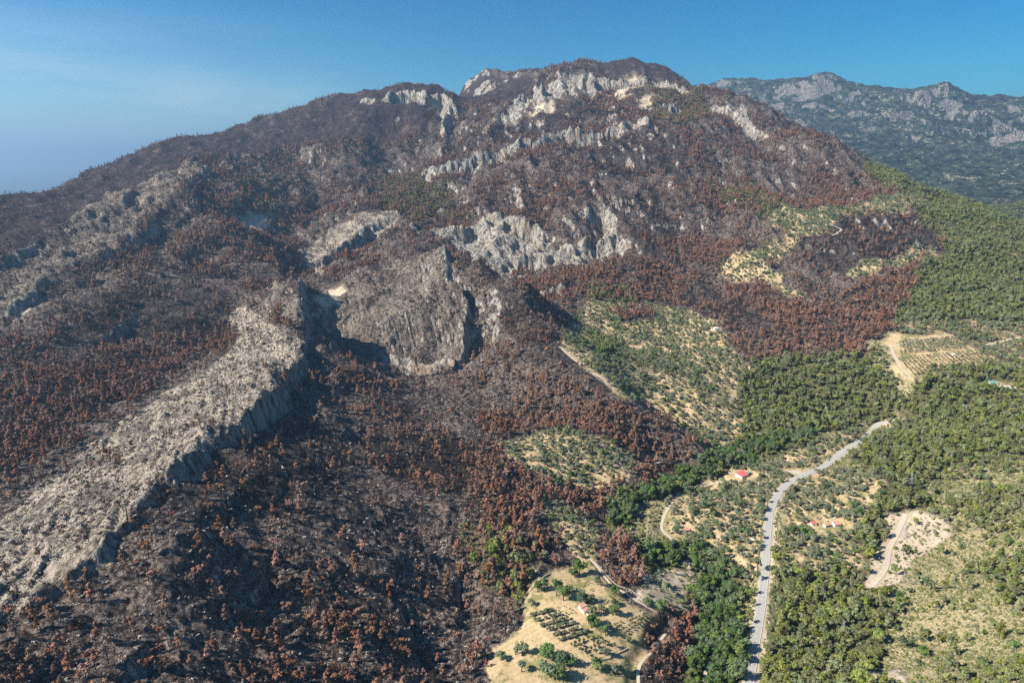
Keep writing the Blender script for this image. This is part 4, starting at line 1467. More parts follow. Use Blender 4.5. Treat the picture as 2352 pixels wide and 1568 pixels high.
# ---- farm planting
FARM_TREES = [
    ('broadleaf_tree', 1331, 1322, 1.05, 'wide dark green tree at the top of the tan farmhouse field'),
    ('broadleaf_tree', 1320, 1324, .8, 'smaller dark green tree touching the wide one at the top of the field'),
    ('broadleaf_tree', 1235, 1358, .85, 'dark green tree at the upper left edge of the farmhouse field'),
    ('broadleaf_tree', 1250, 1352, .7, 'small dark green tree between the edge tree and the big tree of the field'),
    ('broadleaf_tree', 1278, 1366, 1.0, 'left half of the biggest pair of green trees left of the farmhouse'),
    ('broadleaf_tree', 1294, 1378, 1.05, 'right half of the biggest pair of green trees left of the farmhouse'),
    ('olive_tree', 1373, 1342, 1.2, 'pale sparse olive tree high in the farmhouse field'),
    ('broadleaf_tree', 1408, 1364, .72, 'lone dark conical tree right of the pale sparse olive'),
    ('broadleaf_tree', 1333, 1383, .8, 'green tree just behind the white farmhouse'),
    ('broadleaf_tree', 1352, 1384, .72, 'green tree behind the right corner of the white farmhouse'),
    ('broadleaf_tree', 1410, 1391, .5, 'pale yellow-green small tree right of the farmhouse'),
    ('broadleaf_tree', 1407, 1412, .78, 'round bright green tree right of the farmhouse'),
    ('olive_tree', 1376, 1402, .95, 'olive tree between the farmhouse and the round bright tree'),
    ('olive_tree', 1386, 1405, .85, 'second olive tree beside the round bright tree'),
    ('olive_tree', 1361, 1412, 1.15, 'grey-green tree in front of the farmhouse'),
    ('broadleaf_tree', 1357, 1440, 1.0, 'large green tree standing below the farmhouse'),
    ('broadleaf_tree', 1391, 1458, .7, 'small pointed green tree below and right of the farmhouse'),
    ('olive_tree', 1221, 1391, 1.0, 'dark olive tree at the left edge of the farmhouse field'),
    ('broadleaf_tree', 1488, 1394, .75, 'green tree on the right rim of the farmhouse field'),
    ('broadleaf_tree', 1518, 1406, .9, 'larger green tree beyond the right rim of the farmhouse field'),
    ('broadleaf_tree', 1445, 1476, .4, 'little green bush-like tree in the lower right of the field'),
    ('olive_tree', 1184, 1502, 1.2, 'left of the two silvery olives below the field'),
    ('olive_tree', 1200, 1502, 1.2, 'right of the two silvery olives below the field'),
    ('olive_tree', 1151, 1515, 1.2, 'silvery olive tree farthest left below the field'),
    ('broadleaf_tree', 1258, 1510, 1.1, 'big dark green tree below the olive block'),
    ('broadleaf_tree', 1290, 1522, .9, 'green tree right of the big dark one by the bottom edge'),
    ('broadleaf_tree', 1312, 1526, .7, 'small green tree right of the pair by the bottom edge'),
    ('broadleaf_tree', 1262, 1550, 1.15, 'big green tree cut by the bottom edge below the field'),
    ('broadleaf_tree', 1285, 1556, 1.0, 'green tree at the bottom edge beside the big one'),
    ('broadleaf_tree', 1368, 1536, .9, 'dark green tree at the bottom edge right of centre'),
    ('olive_tree', 1391, 1504, 1.1, 'olive tree at the lower rim of the farmhouse field'),
    ('olive_tree', 1198, 1542, 1.1, 'grey olive tree by the bottom edge left of the green trees'),
    ('olive_tree', 1410, 1545, 1.1, 'olive tree by the bottom edge right of the dark green tree'),
    ('olive_tree', 1432, 1538, 1.1, 'rightmost olive tree by the bottom edge below the field'),
]
xy = unproject([(t[1], t[2]) for t in FARM_TREES], HH)
for (kd, u, v, s, lab), (x, y) in zip(FARM_TREES, xy):
    plant(kd, x, y, ground(x, y), s * (2.3 if kd == 'broadleaf_tree' else 1.9), lab, None, 'tree', None)

# planted rows: corners of each block on the survey print, rows x columns, kind, scale
BLOCKS = [
    ([(1207, 1412), (1262, 1398), (1362, 1455), (1290, 1478)], 6, 13, 'olive_tree', .62, 'dark young olive below the farmhouse', 'close-set young olives below the farmhouse', .9),
    ([(1300, 1480), (1370, 1458), (1420, 1490), (1350, 1512)], 4, 7, 'young_tree', 1.3, 'small round tree below the olive block', 'short rows below the olive block', .85),
    ([(1395, 1440), (1480, 1400), (1496, 1420), (1425, 1470)], 4, 11, 'young_tree', .95, 'sapling right of the farmhouse', 'saplings right of the farmhouse', .8),
    ([(1250, 1345), (1340, 1296), (1440, 1372), (1420, 1400)], 7, 12, 'young_tree', .75, 'tiny sapling above the farmhouse', 'tiny saplings of the upper farmhouse field', .5),
    ([(1215, 1400), (1300, 1390), (1330, 1410), (1290, 1420)], 3, 5, 'young_tree', .7, 'tiny sapling left of the farmhouse', 'tiny saplings left of the farmhouse', .6),
    ([(2056, 823), (2250, 806), (2282, 826), (2098, 866)], 9, 21, 'young_tree', 1.5, 'small round orchard tree', 'straight orchard rows at the right', .97),
    ([(2062, 785), (2200, 775), (2238, 800), (2066, 815)], 6, 20, 'olive_tree', .85, 'dark olive above the orchard', 'upper rows of the planted orchard', .93),
]
for quad, nr_, nc_, kd, s, short, grp, prob in BLOCKS:
    A_, B_, C_, D_ = [np.array(p, float) for p in quad]
    uv = []
    rowid = []
    seen_ = {}
    for i in range(nr_):
        for j in range(nc_):
            if random.random() > prob:
                continue
            a, b = (i + .5) / nr_, (j + .5) / nc_
            L_ = A_ * (1 - a) + D_ * a
            R_ = B_ * (1 - a) + C_ * a
            q_ = L_ * (1 - b) + R_ * b
            uv.append((q_[0] + random.uniform(-.8, .8), q_[1] + random.uniform(-.5, .5)))
            rowid.append(i)
    xy = unproject(uv, HH)
    s *= 1.6
    for i_, (x, y) in zip(rowid, xy):
        if min(math.hypot(x - px, y - py) for px, py in PLOT_XY) < 6:
            continue
        n_in = seen_.get(i_, 0)
        seen_[i_] = n_in + 1
        lab_ = short + ', ' + ORDS[n_in] + ' from left, ' + ORDS[i_] + ' row from top'
        plant(kd, x, y, ground(x, y), s * random.uniform(.8, 1.2), lab_, grp, 'young tree' if kd == 'young_tree' else 'olive tree')

# ---- the many more: one object per kind, instanced over points
def instancer(name, kd, data, label):
    x, y, z, s = data
    n_ = len(x)
    me = bpy.data.meshes.new(name)
    me.vertices.add(n_)
    me.vertices.foreach_set('co', np.stack([x, y, z], 1).astype(np.float32).ravel())
    a = me.attributes.new('size', 'FLOAT', 'POINT')
    a.data.foreach_set('value', s.astype(np.float32))
    a = me.attributes.new('spin', 'FLOAT', 'POINT')
    a.data.foreach_set('value', (RNG.rand(n_) * 6.283).astype(np.float32))
    a = me.attributes.new('pick', 'INT', 'POINT')
    a.data.foreach_set('value', RNG.randint(0, 4, n_).astype(np.int32))
    o = bpy.data.objects.new(name, me)
    COL.objects.link(o)
    col = bpy.data.collections.new(name + '_kinds')
    for k, (tm_, cm_, h) in enumerate(KINDS[kd]):
        bm = bmesh.new()
        bm.from_mesh(cm_)
        for f in bm.faces:
            f.material_index = 0
        if tm_:
            nf = len(bm.faces)
            bm.from_mesh(tm_)
            bm.faces.ensure_lookup_table()
            for f in bm.faces[nf:]:
                f.material_index = 1
        m2 = bpy.data.meshes.new(kd)
        bm.to_mesh(m2)
        bm.free()
        m2.materials.append(cm_.materials[0])
        if tm_:
            m2.materials.append(tm_.materials[0])
        col.objects.link(bpy.data.objects.new(kd + '_%d' % k, m2))
    ng = bpy.data.node_groups.new(name, 'GeometryNodeTree')
    ng.interface.new_socket('Geometry', in_out='INPUT', socket_type='NodeSocketGeometry')
    ng.interface.new_socket('Geometry', in_out='OUTPUT', socket_type='NodeSocketGeometry')
    gi = ng.nodes.new('NodeGroupInput')
    go = ng.nodes.new('NodeGroupOutput')
    ip = ng.nodes.new('GeometryNodeInstanceOnPoints')
    ci = ng.nodes.new('GeometryNodeCollectionInfo')
    ci.inputs['Collection'].default_value = col
    ci.inputs['Separate Children'].default_value = True
    ci.inputs['Reset Children'].default_value = True

    def attr(nm, ty):
        n2 = ng.nodes.new('GeometryNodeInputNamedAttribute')
        n2.data_type = ty
        n2.inputs['Name'].default_value = nm
        return [q for q in n2.outputs if q.enabled and q.name == 'Attribute'][0]
    m2p = ng.nodes.new('GeometryNodeMeshToPoints')
    ng.links.new(gi.outputs[0], m2p.inputs[0])
    ng.links.new(m2p.outputs[0], ip.inputs['Points'])
    ng.links.new(ci.outputs[0], ip.inputs['Instance'])
    ip.inputs['Pick Instance'].default_value = True
    ng.links.new(attr('pick', 'INT'), ip.inputs['Instance Index'])
    cx = ng.nodes.new('ShaderNodeCombineXYZ')
    ng.links.new(attr('spin', 'FLOAT'), cx.inputs[2])
    ng.links.new(cx.outputs[0], ip.inputs['Rotation'])
    ng.links.new(attr('size', 'FLOAT'), ip.inputs['Scale'])
    ng.links.new(ip.outputs[0], go.inputs[0])
    md = o.modifiers.new('scatter', 'NODES')
    md.node_group = ng
    o['kind'] = 'stuff'
    o['label'] = label
    return o


STUFF = {
    'scorched_pine': ('scorched_forest', 'forest of rust-brown scorched pines covering the burnt slopes'),
    'charred_tree': ('charred_forest', 'black leafless trees covering the burnt slopes'),
    'pine_tree': ('pine_forest', 'green pine forest on the unburnt slopes'),
    'olive_tree': ('olive_grove', 'grey-green olive groves on the terraces'),
    'broadleaf_tree': ('stream_wood', 'leafy green wood along the stream and between the fields'),
    'shrub': ('green_scrub', 'low green shrubs covering the dry hillsides'),
    'burnt_shrub': ('burnt_scrub', 'low brown burnt shrubs over the ash and rock'),
    'rock': ('loose_stones', 'pale loose limestone blocks strewn over the burnt slopes and the slab'),
}
for kd, (nm, lab) in STUFF.items():
    instancer(nm, kd, stuff_pts[kd], lab)
print('INSTANCES', {k: len(v[0]) for k, v in stuff_pts.items()})
#PART4

# ------------------------------------------------------------------ roads
M['asphalt'] = plain('asphalt', (.44, .42, .37), (.38, .36, .32), .35)
M['paint'] = plain('road_paint', (.78, .77, .74), (.66, .65, .62), 2.0, rough=.6)
M['gravel'] = plain('gravel', (.60, .51, .38), (.48, .40, .29), .5)
M['rail'] = plain('galvanised', (.45, .46, .46), (.36, .37, .37), 2, rough=.5, metal=.4)


def strip(name, xy, z, off, w, mat, dz, kind_='structure', parent=None, thick=0.0):
    t = np.gradient(xy, axis=0)
    t /= np.linalg.norm(t, axis=1)[:, None]
    nn = np.stack([t[:, 1], -t[:, 0]], 1)
    L_ = xy + nn * (off - w / 2)
    R_ = xy + nn * (off + w / 2)
    k = len(xy)
    v = [(L_[i, 0], L_[i, 1], z[i] + dz) for i in range(k)] + [(R_[i, 0], R_[i, 1], z[i] + dz) for i in range(k)]
    f = [(i, k + i, k + i + 1, i + 1) for i in range(k - 1)]
    me = bpy.data.meshes.new(name)
    me.from_pydata(v, [], f)
    me.materials.append(mat)
    o = bpy.data.objects.new(name, me)
    COL.objects.link(o)
    if parent is not None:
        o.parent = parent
    elif kind_:
        o['kind'] = kind_
    return o


xy, z, wd = ROAD_XY['road']
road = strip('road', xy, z, 0, wd + .5, M['asphalt'], 0.0)
strip('edge_line', xy, z, -wd / 2 + .22, .22, M['paint'], .012, parent=road)
strip('edge_line', xy, z, wd / 2 - .22, .22, M['paint'], .012, parent=road)
cum = np.r_[0, np.cumsum(np.hypot(*np.diff(xy, axis=0).T))]
s0 = 2.0
while s0 + 4 < cum[-1]:
    t_ = np.linspace(s0, s0 + 4.2, 3)
    xx = np.stack([np.interp(t_, cum, xy[:, 0]), np.interp(t_, cum, xy[:, 1])], 1)
    strip('centre_dash', xx, np.interp(t_, cum, z), 0, .19, M['paint'], .013, parent=road)
    s0 += 9.5
for nm, (xy, z, wd) in ROAD_XY.items():
    if nm == 'road':
        continue
    strip(nm, xy, z, 0, wd, M['gravel'], -.05)
# lay-by at the bend
px, py = PLOT_XY[9]
zc = ground(px, py) + .06
ang0 = [0, .6, 1.2, 1.9, 2.5, 3.1, 3.8, 4.5, 5.1, 5.7]
rad0 = [10, 9, 7, 6, 8, 11, 9, 6, 7, 9]
me = bpy.data.meshes.new('lay_by')
me.from_pydata([(px + r * math.cos(a) * 1.25, py + r * math.sin(a), zc) for a, r in zip(ang0, rad0)], [], [tuple(range(10))])
me.materials.append(M['gravel'])
o = bpy.data.objects.new('lay_by', me)
COL.objects.link(o)
o['kind'] = 'structure'

# ------------------------------------------------------------------ buildings
M['white_wall'] = plain('white_wall', (.80, .77, .72), (.70, .66, .60), .8)
M['stone_wall'] = plain('stone_wall', (.46, .39, .30), (.30, .25, .19), 1.6, bump=.2)
M['pink_roof'] = plain('pink_roof', (.56, .31, .24), (.44, .23, .17), 1.2, bump=.1)
M['red_roof'] = plain('red_roof', (.62, .155, .135), (.55, .13, .12), .6, rough=.6)
M['orange_roof'] = plain('orange_roof', (.60, .33, .23), (.48, .25, .17), 1.2, bump=.1)
M['green_roof'] = plain('green_roof', (.16, .36, .30), (.13, .31, .26), .6, rough=.6)
M['opening'] = plain('dark_opening', (.035, .035, .04), (.02, .02, .025), 1)
M['door_wood'] = plain('door_wood', (.14, .08, .05), (.10, .06, .04), 2)
M['glass'] = plain('window_glass', (.05, .06, .07), (.03, .04, .05), 1, rough=.15)
M['shutter_grey'] = plain('roller_door', (.42, .43, .44), (.36, .37, .38), 3, rough=.5)
M['terrace'] = plain('terrace_paving', (.74, .72, .68), (.64, .62, .58), .8)
M['steel'] = plain('pylon_steel', (.50, .52, .52), (.42, .44, .44), 1.5, rough=.5, metal=.3)
M['car_paint'] = plain('car_paint', (.75, .76, .77), (.72, .73, .74), 1, rough=.25)
M['tyre'] = plain('tyre', (.02, .02, .02), (.03, .03, .03), 3)


def roof_mesh(L, W, h0, rise, kind_, over=.3, t=.16):
    """lean-to or gabled roof with thickness; ridge along x"""
    mb = MB()
    if kind_ == 'gable':
        for s in (-1, 1):
            a = [(-L / 2 - over, 0, h0 + rise), (L / 2 + over, 0, h0 + rise), (L / 2 + over, s * (W / 2 + over), h0 - rise * over / (W / 2)), (-L / 2 - over, s * (W / 2 + over), h0 - rise * over / (W / 2))]
            b = [(p[0], p[1], p[2] + t) for p in a]
            mb.poly(a + b, [(0, 1, 2, 3), (7, 6, 5, 4), (0, 4, 5, 1), (1, 5, 6, 2), (2, 6, 7, 3), (3, 7, 4, 0)])
        # rows of tiles
        for k in range(int(L / .6)):
            x = -L / 2 + .3 + k * .6
            for s in (-1, 1):
                mb.tube((x, 0, h0 + rise + t + .01), (x, s * (W / 2 + over), h0 - rise * over / (W / 2) + t + .01), .09, .09, 4)
    else:
        a = [(-L / 2 - over, -W / 2 - over, h0), (L / 2 + over, -W / 2 - over, h0), (L / 2 + over, W / 2 + over, h0 + rise), (-L / 2 - over, W / 2 + over, h0 + rise)]
        b = [(p[0], p[1], p[2] + t) for p in a]
        mb.poly(a + b, [(3, 2, 1, 0), (4, 5, 6, 7), (0, 1, 5, 4), (1, 2, 6, 5), (2, 3, 7, 6), (3, 0, 4, 7)])
        for k in range(int(L / .6)):
            x = -L / 2 + .3 + k * .6
            mb.tube((x, -W / 2 - over, h0 + t + .01), (x, W / 2 + over, h0 + rise + t + .01), .09, .09, 4)
    return mb


def wall_mesh(L, W, h0, rise, kind_):
    mb = MB()
    if kind_ == 'gable':
        v = [(-L / 2, -W / 2, -1.2), (L / 2, -W / 2, -1.2), (L / 2, W / 2, -1.2), (-L / 2, W / 2, -1.2), (-L / 2, -W / 2, h0), (L / 2, -W / 2, h0), (L / 2, W / 2, h0), (-L / 2, W / 2, h0), (-L / 2, 0, h0 + rise), (L / 2, 0, h0 + rise)]
        mb.poly(v, [(0, 1, 5, 4), (2, 3, 7, 6), (1, 2, 6, 9, 5), (3, 0, 4, 8, 7)])
    else:
        v = [(-L / 2, -W / 2, -1.2), (L / 2, -W / 2, -1.2), (L / 2, W / 2, -1.2), (-L / 2, W / 2, -1.2), (-L / 2, -W / 2, h0), (L / 2, -W / 2, h0), (L / 2, W / 2, h0 + rise), (-L / 2, W / 2, h0 + rise)]
        mb.poly(v, [(0, 1, 5, 4), (1, 2, 6, 5), (2, 3, 7, 6), (3, 0, 4, 7)])
    return mb


def house(name, x, y, rz, L, W, h0, rise, kind_, wall, roof, label, openings=(), cat='house', dz=0.0):
    """openings: (part, side, along, bottom, width, height); sides -y +y -x +x"""
    e = bpy.data.objects.new(name, None)
    e.location = (x, y, ground(x, y) + dz)
    e.rotation_euler = (0, 0, rz)
    COL.objects.link(e)
    tag(e, label, cat)
    link('wall', wall_mesh(L, W, h0, rise, kind_).mesh('wall', wall), e)
    if roof:
        link('roof', roof_mesh(L, W, h0, rise, kind_).mesh('roof', roof), e)
    for part, side, a, b, w, h in openings:
        mb = MB()
        fr = MB()
        if side in ('-y', '+y'):
            s = -1 if side == '-y' else 1
            mb.box((a, s * (W / 2 + .01), b + h / 2), (w, .06, h))
            fr.box((a, s * (W / 2 + .03), b + h + .07), (w + .3, .1, .14))
            fr.box((a, s * (W / 2 + .03), b - .07), (w + .3, .1, .14))
        else:
            s = -1 if side == '-x' else 1
            mb.box((s * (L / 2 + .01), a, b + h / 2), (.06, w, h))
            fr.box((s * (L / 2 + .03), a, b + h + .07), (.1, w + .3, .14))
            fr.box((s * (L / 2 + .03), a, b - .07), (.1, w + .3, .14))
        p = link(part, mb.mesh(part, {'window': M['glass'], 'door': M['door_wood'], 'roller_door': M['shutter_grey'], 'doorway': M['opening']}[part]), e)
        if part == 'window':
            link('frame', fr.mesh('frame', M['stone_wall']), p)
    return e


P0 = {i: PLOT_XY[i] for i in range(len(PLOTS))}
# red-roofed barn
x, y = P0[0]
house('farm_barn', x, y, math.radians(38), 15, 10, 3.4, 1.5, 'lean', M['white_wall'], M['red_roof'], 'white barn with a flat red metal roof above the stream',
      [('roller_door', '-x', -.5, 0, 2.8, 2.6), ('window', '-y', -4, 1.4, 1.2, 1.0), ('window', '-y', 0, 1.4, 1.2, 1.0), ('door', '-y', 4, 0, 1.0, 2.1)], 'barn')
# green canopy next to it
e = bpy.data.objects.new('canopy', None)
x2, y2 = x + 11, y + 6
e.location = (x2, y2, ground(x2, y2))
e.rotation_euler = (0, 0, math.radians(30))
COL.objects.link(e)
tag(e, 'pale green canopy on posts behind the red-roofed barn', 'canopy')
mb = MB(); mb.box((0, 0, 2.9), (6.5, 5, .12)); mb.box((0, 0, 2.8), (.15, 5, .15)); mb.box((-2.9, 0, 2.8), (.15, 5, .15)); mb.box((2.9, 0, 2.8), (.15, 5, .15))
link('cover', mb.mesh('cover', M['green_roof']), e)
for a in (-2.9, 2.9):
    for b in (-2.2, 2.2):
        mb = MB(); mb.tube((a, b, -1), (a, b, 2.8), .09, .09)
        link('post', mb.mesh('post', M['steel']), e)
# white farmhouse in the tan field: two stepped halves
x, y = P0[1]
h = house('farmhouse', x, y, math.radians(-62), 4.6, 5.4, 3.5, .9, 'lean', M['white_wall'], M['pink_roof'], 'small white farmhouse with two stepped pink tiled roofs in the tan field',
          [('window', '-y', -.9, 1.2, .7, .9), ('door', '-y', 1.0, 0, .9, 2.0)])
h.location = (x - 1.2, y + 1.4, h.location.z)
w2 = wall_mesh(4.4, 5.0, 2.7, .8, 'lean').mesh('lower_wing', M['white_wall'])
o = link('lower_wing', w2, h, (4.5, -.1, 0))
link('wing_roof', roof_mesh(4.4, 5.0, 2.7, .8, 'lean', over=.2).mesh('wing_roof', M['pink_roof']), o)
mb = MB(); mb.box((.2, -2.52, 1.6), (.7, .06, .9)); link('window', mb.mesh('window', M['glass']), o)
e = bpy.data.objects.new('garden_wall', None)
e.location = (x + 3.0, y - 7.2, ground(x + 3.0, y - 7.2))
e.rotation_euler = (0, 0, math.radians(-60)); COL.objects.link(e)
tag(e, 'short white garden wall in front of the farmhouse', 'wall')
mb = MB(); mb.box((0, 0, .3), (4.4, .3, 1.9)); link('wall_body', mb.mesh('wall_body', M['white_wall']), e)
mb = MB(); mb.box((0, 0, 1.30), (4.6, .42, .09)); link('coping', mb.mesh('coping', M['stone_wall']), e)
# cottages right of the road
x, y = P0[2]
house('cottage', x, y, math.radians(20), 6.5, 4.2, 2.8, 1.1, 'gable', M['white_wall'], M['orange_roof'], 'white cottage with a tiled roof between the trees, middle of three right of the road',
      [('window', '-y', -2, 1.1, .9, 1.0), ('door', '-y', 0, 0, 1, 2.0), ('window', '-y', 2, 1.1, .9, 1.0)])
x, y = P0[3]
house('cottage', x, y, math.radians(8), 7, 5.6, 2.8, 1.3, 'lean', M['white_wall'], M['orange_roof'], 'cottage with a broad orange roof, rightmost of three right of the road',
      [('window', '-y', -2.4, 1.1, .9, 1.0), ('door', '-y', .5, 0, 1, 2.0), ('window', '-y', 2.6, 1.1, .9, 1.0)])
x, y = P0[4]
house('shed', x, y, math.radians(5), 5.5, 3.6, 2.6, .9, 'lean', M['white_wall'], M['red_roof'], 'small white shed with a dull red roof left of the cottages', [('doorway', '-y', 0, 0, .9, 1.9)], 'shed')
# huts
x, y = P0[5]
house('stone_hut', x, y, math.radians(12), 5.5, 5, 2.6, .7, 'lean', M['stone_wall'], M['pink_roof'], 'small stone hut with a pinkish roof among olives left of the road', [('doorway', '-y', 0, 0, .9, 1.9)], 'hut')
x, y = P0[6]
house('white_hut', x, y, math.radians(-8), 6.5, 4.6, 2.8, .8, 'lean', M['white_wall'], M['pink_roof'], 'white hut with a pink tiled roof by the bare tan ground', [('doorway', '-y', -1.6, 0, 1.1, 2.0), ('doorway', '-y', 1.3, 0, 1.1, 2.0)], 'hut')
x, y = P0[14]
house('pump_house', x, y, math.radians(10), 3.2, 2.6, 2.2, .4, 'lean', M['white_wall'], M['terrace'], 'tiny pale pump house among trees left of the road', [('doorway', '-y', 0, 0, .8, 1.8)], 'hut')
# green-roofed house at the right
x, y = P0[7]
house('villa', x - 3, y + 2, math.radians(-12), 11, 8, 3.2, 1.6, 'gable', M['white_wall'], M['green_roof'], 'villa with a pale green roof beside a white terrace at the right',
      [('window', '-y', -3, 1.1, 1.2, 1.0), ('door', '-y', 0, 0, 1.1, 2.1), ('window', '-y', 3, 1.1, 1.2, 1.0)])
x, y = P0[8]
e = bpy.data.objects.new('terrace', None); e.location = (x + 1, y, ground(x, y)); e.rotation_euler = (0, 0, math.radians(-12)); COL.objects.link(e)
tag(e, 'white paved terrace right of the green-roofed villa', 'terrace')
mb = MB(); mb.box((0, 0, -.1), (20, 11, .8)); link('paving', mb.mesh('paving', M['terrace']), e)
mb = MB(); mb.box((0, -5.6, .35), (20.6, .25, 1.6)); mb.box((10.2, 0, .35), (.25, 10.9, 1.6)); link('parapet', mb.mesh('parapet', M['white_wall']), e)
x, y = P0[11]
house('white_hut', x, y, 0.1, 4.6, 4, 3.0, .6, 'lean', M['white_wall'], M['terrace'], 'little white hut between the orchard blocks at the right', [('doorway', '-y', 0, 0, .9, 1.9)], 'hut')
x, y = P0[12]
house('white_hut', x, y, 0.3, 9, 5, 3.0, .9, 'lean', M['white_wall'], M['terrace'], 'low pale hut at the upper rim of the wide olive hillside', [('doorway', '-y', -2, 0, 1.2, 2), ('doorway', '-y', 2, 0, 1.2, 2)], 'hut')
x, y = P0[13]
house('white_hut', x, y, -.1, 6, 4, 2.8, .7, 'lean', M['white_wall'], M['pink_roof'], 'small white hut at the lower edge of the rusty wood', [('doorway', '-y', 0, 0, 1.0, 2)], 'hut')


# roofless ruin: four broken walls
def ruin(x, y, rz, L, W, label):
    e = bpy.data.objects.new('ruin', None)
    e.location = (x, y, ground(x, y)); e.rotation_euler = (0, 0, rz); COL.objects.link(e)
    tag(e, label, 'ruin')
    rr = np.random.RandomState(int(L * 10))
    for (cx, cy, l, r) in ((0, -W / 2, L, 0), (0, W / 2, L, 0), (-L / 2, 0, W - .6, math.pi / 2), (L / 2, 0, W - .6, math.pi / 2)):
        k = 7
        top = [1.6 + 1.8 * rr.rand() for _ in range(k)]
        v = []
        for s in (-.28, .28):
            for i in range(k):
                t = -l / 2 + l * i / (k - 1)
                v.append((t, s, -1)); v.append((t, s, top[i]))
        f = []
        for i in range(k - 1):
            a, b = 2 * i, 2 * k + 2 * i
            f += [(a, a + 2, a + 3, a + 1), (b, b + 1, b + 3, b + 2), (a + 1, a + 3, b + 3, b + 1)]
        f += [(0, 1, 2 * k + 1, 2 * k), (2 * k - 2, 4 * k - 2, 4 * k - 1, 2 * k - 1)]
        mb = MB(); mb.poly(v, f)
        link('broken_wall', mb.mesh('broken_wall', M['stone_wall']), e, (cx, cy, 0), r)


x, y = P0[10]
ruin(x + 1, y + 1, .35, 11, 7, 'roofless pale stone ruin at the end of the barn drive')
ruin(x - 8, y - 4, .5, 6, 4, 'lower walls of a small stone pen left of the roofless ruin')


# dry stone walls following the land
def stone_wall(uv, label, h=1.1, w=.8):
    xy = unproject(uv, HH)
    d = np.r_[0, np.cumsum(np.hypot(*np.diff(xy, axis=0).T))]
    k = max(3, int(d[-1] / 2.2))
    t = np.linspace(0, d[-1], k)
    X, Y = np.interp(t, d, xy[:, 0]), np.interp(t, d, xy[:, 1])
    Z = grid_sample(HH, X, Y)
    mb = MB()
    for i in range(k - 1):
        L = math.hypot(X[i + 1] - X[i], Y[i + 1] - Y[i])
        a = math.atan2(Y[i + 1] - Y[i], X[i + 1] - X[i])
        for j in range(2):
            mb.box(((X[i] + X[i + 1]) / 2, (Y[i] + Y[i + 1]) / 2, (Z[i] + Z[i + 1]) / 2 - .3 + j * (h * .55)), (L * (1.0 if j == 0 else .93), w * (1 - .22 * j) + random.uniform(-.1, .1), h * .55 + random.uniform(0, .15) + (.6 if j == 0 else 0)), a + random.uniform(-.03, .03))
    o = link('stone_wall', mb.mesh('stone_wall', M['stone_wall']))
    tag(o, label, 'wall')
    o['group'] = 'dry stone walls'
    return o


stone_wall([(1121, 1029), (1160, 1018), (1210, 1006), (1278, 992)], 'long dry stone wall along the top of the small olive field', 1.8, 1.4)
stone_wall([(1180, 1036), (1240, 1018), (1300, 1004)], 'second dry stone wall inside the small olive field', 1.3)
stone_wall([(1195, 1390), (1222, 1352), (1262, 1318)], 'dark dry stone wall at the left rim of the farmhouse field', 1.6, 1.2)
stone_wall([(1366, 1288), (1418, 1344), (1480, 1382)], 'stone wall along the farm track at the upper right rim of the field', 1.2)
stone_wall([(1320, 1530), (1400, 1512), (1440, 1490)], 'terrace wall under the lower rim of the farmhouse field', 1.5, 1.2)
stone_wall([(1290, 798), (1330, 832), (1372, 868), (1420, 899)], 'pale retaining wall along the hillside track at the burn edge', 1.5, 1.2)
stone_wall([(2010, 1345), (2080, 1342), (2140, 1318)], 'retaining wall below the bare pale clearing', 1.5, 1.0)
stone_wall([(1640, 1180), (1690, 1172), (1735, 1160)], 'terrace wall among olives under the red-roofed barn', 1.3, 1.0)


# ------------------------------------------------------------------ power pylons
def pylon(x, y, h, rz, label):
    e = bpy.data.objects.new('power_pylon', None)
    e.location = (x, y, ground(x, y)); e.rotation_euler = (0, 0, rz); COL.objects.link(e)
    tag(e, label, 'pylon', 'lattice power pylons on the right hillside')
    b = h * .085
    tp = .35
    for sx in (-1, 1):
        for sy in (-1, 1):
            mb = MB(); mb.tube((sx * b, sy * b, -.5), (sx * tp, sy * tp, h), .20, .14, 4)
            link('leg', mb.mesh('leg', M['steel']), e)
    mb = MB()
    nseg = 8
    for i in range(nseg):
        z0_, z1_ = h * i / nseg, h * (i + 1) / nseg
        w0, w1 = b + (tp - b) * i / nseg, b + (tp - b) * (i + 1) / nseg
        for a_, b_ in (((-1, -1), (1, -1)), ((1, -1), (1, 1)), ((1, 1), (-1, 1)), ((-1, 1), (-1, -1))):
            mb.tube((a_[0] * w0, a_[1] * w0, z0_), (b_[0] * w1, b_[1] * w1, z1_), .10, .10, 3)
            mb.tube((b_[0] * w0, b_[1] * w0, z0_), (a_[0] * w1, a_[1] * w1, z1_), .07, .07, 3)
    link('bracing', mb.mesh('bracing', M['steel']), e)
    for zz, L in ((h * .97, 2.4), (h * .87, 3.0), (h * .77, 2.4)):
        mb = MB()
        for s in (-1, 1):
            mb.tube((0, 0, zz + .5), (s * L, 0, zz), .09, .06, 4)
            mb.tube((0, 0, zz - .3), (s * L, 0, zz), .08, .06, 4)
        arm = link('cross_arm', mb.mesh('cross_arm', M['steel']), e)
        for s in (-1, 1):
            mb = MB(); mb.tube((s * L, 0, zz), (s * L, 0, zz - 1.1), .12, .12, 5)
            link('insulator', mb.mesh('insulator', M['glass']), arm)
    return e


PY = [(1934, 1466, 17, 'nearest lattice pylon, standing in the pines of the lower right'), (2078, 1238, 16, 'lattice pylon standing in the bare pale clearing'),
      (2091, 1119, 18, 'lattice pylon above the bare pale clearing'), (2216, 958, 20, 'farthest lattice pylon, in the wood below the green-roofed villa')]
for (u, v, h, lab), (x, y) in zip(PY, unproject([(p[0], p[1]) for p in PY], HH)):
    pylon(x, y, h, .5, lab)

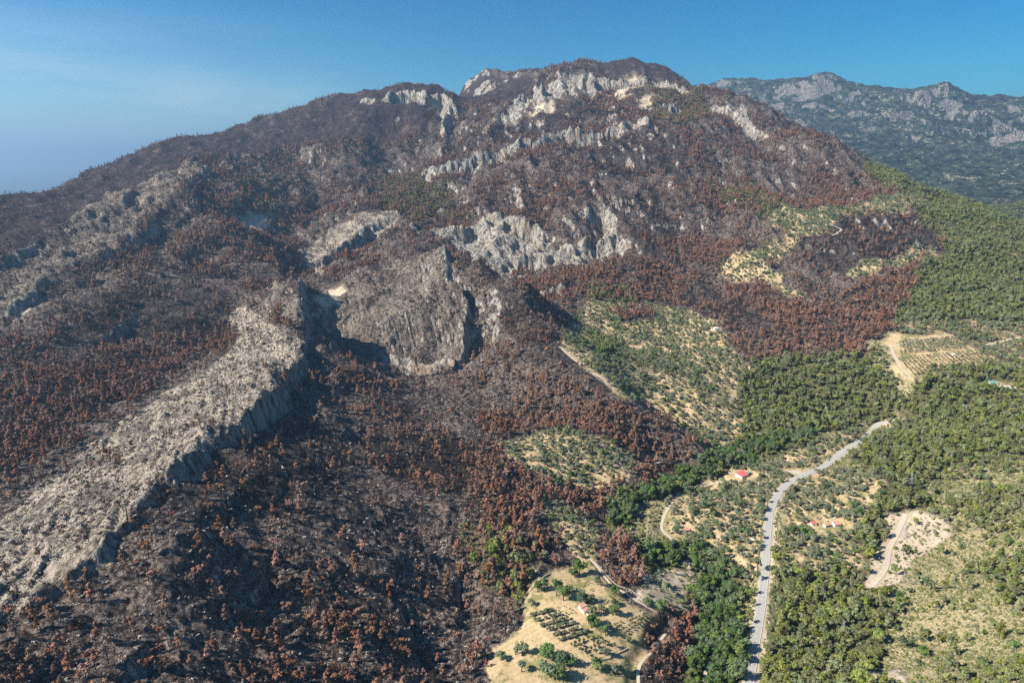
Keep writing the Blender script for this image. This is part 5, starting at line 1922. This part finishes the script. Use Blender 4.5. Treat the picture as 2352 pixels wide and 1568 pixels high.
# ------------------------------------------------------------------ white car by the cottages
(x, y), = unproject([(1917, 1190)], HH)
e = bpy.data.objects.new('parked_car', None)
e.location = (x, y, ground(x, y) + .05); e.rotation_euler = (0, 0, .35); COL.objects.link(e)
tag(e, 'small white car parked on the pale ground above the cottages', 'car')
mb = MB()
prof = [(-2.05, .35), (-2.05, .85), (-1.25, .95), (-.75, 1.42), (.75, 1.45), (1.35, .95), (2.05, .82), (2.1, .35)]
k = len(prof)
mb.poly([(px_, -.82, pz) for px_, pz in prof] + [(px_, .82, pz) for px_, pz in prof], [tuple(range(k))[::-1], tuple(range(k, 2 * k))] + [(i, (i + 1) % k, k + (i + 1) % k, k + i) for i in range(k)])
link('body', mb.mesh('body', M['car_paint']), e)
mb = MB(); mb.poly([(-1.20, -.7, 1.0), (-.78, -.7, 1.40), (-.78, .7, 1.40), (-1.20, .7, 1.0)], [(0, 1, 2, 3)]); mb.poly([(1.32, -.7, 1.0), (.80, -.7, 1.42), (.80, .7, 1.42), (1.32, .7, 1.0)], [(3, 2, 1, 0)])
for v_ in range(len(mb.v)):
    a = mb.v[v_]; mb.v[v_] = (a[0] * 1.02, a[1], a[2] + .02)
link('windscreen', mb.mesh('windscreen', M['glass']), e)
for s in (-1, 1):
    mb = MB(); mb.poly([(-1.05, s * .83, 1.0), (-.68, s * .83, 1.36), (.70, s * .83, 1.38), (1.1, s * .83, 1.0)], [(0, 1, 2, 3)])
    link('side_window', mb.mesh('side_window', M['glass']), e)
    for a in (-1.3, 1.35):
        mb = MB(); mb.tube((a, s * .70, .32), (a, s * .88, .32), .32, .32, 10)
        link('wheel', mb.mesh('wheel', M['tyre']), e)
# green water tank in the small olive field
(x, y), = unproject([(1328, 1108)], HH)
e = bpy.data.objects.new('water_tank', None); e.location = (x, y, ground(x, y)); COL.objects.link(e)
tag(e, 'turquoise water tank at the lower edge of the small olive field', 'tank')
mb = MB(); mb.tube((0, 0, -.3), (0, 0, 1.6), 2.0, 2.0, 14); link('basin', mb.mesh('basin', M['green_roof']), e)
mb = MB(); mb.tube((0, 0, 1.58), (0, 0, 1.72), 2.12, 2.12, 14); link('lid', mb.mesh('lid', M['green_roof']), e)
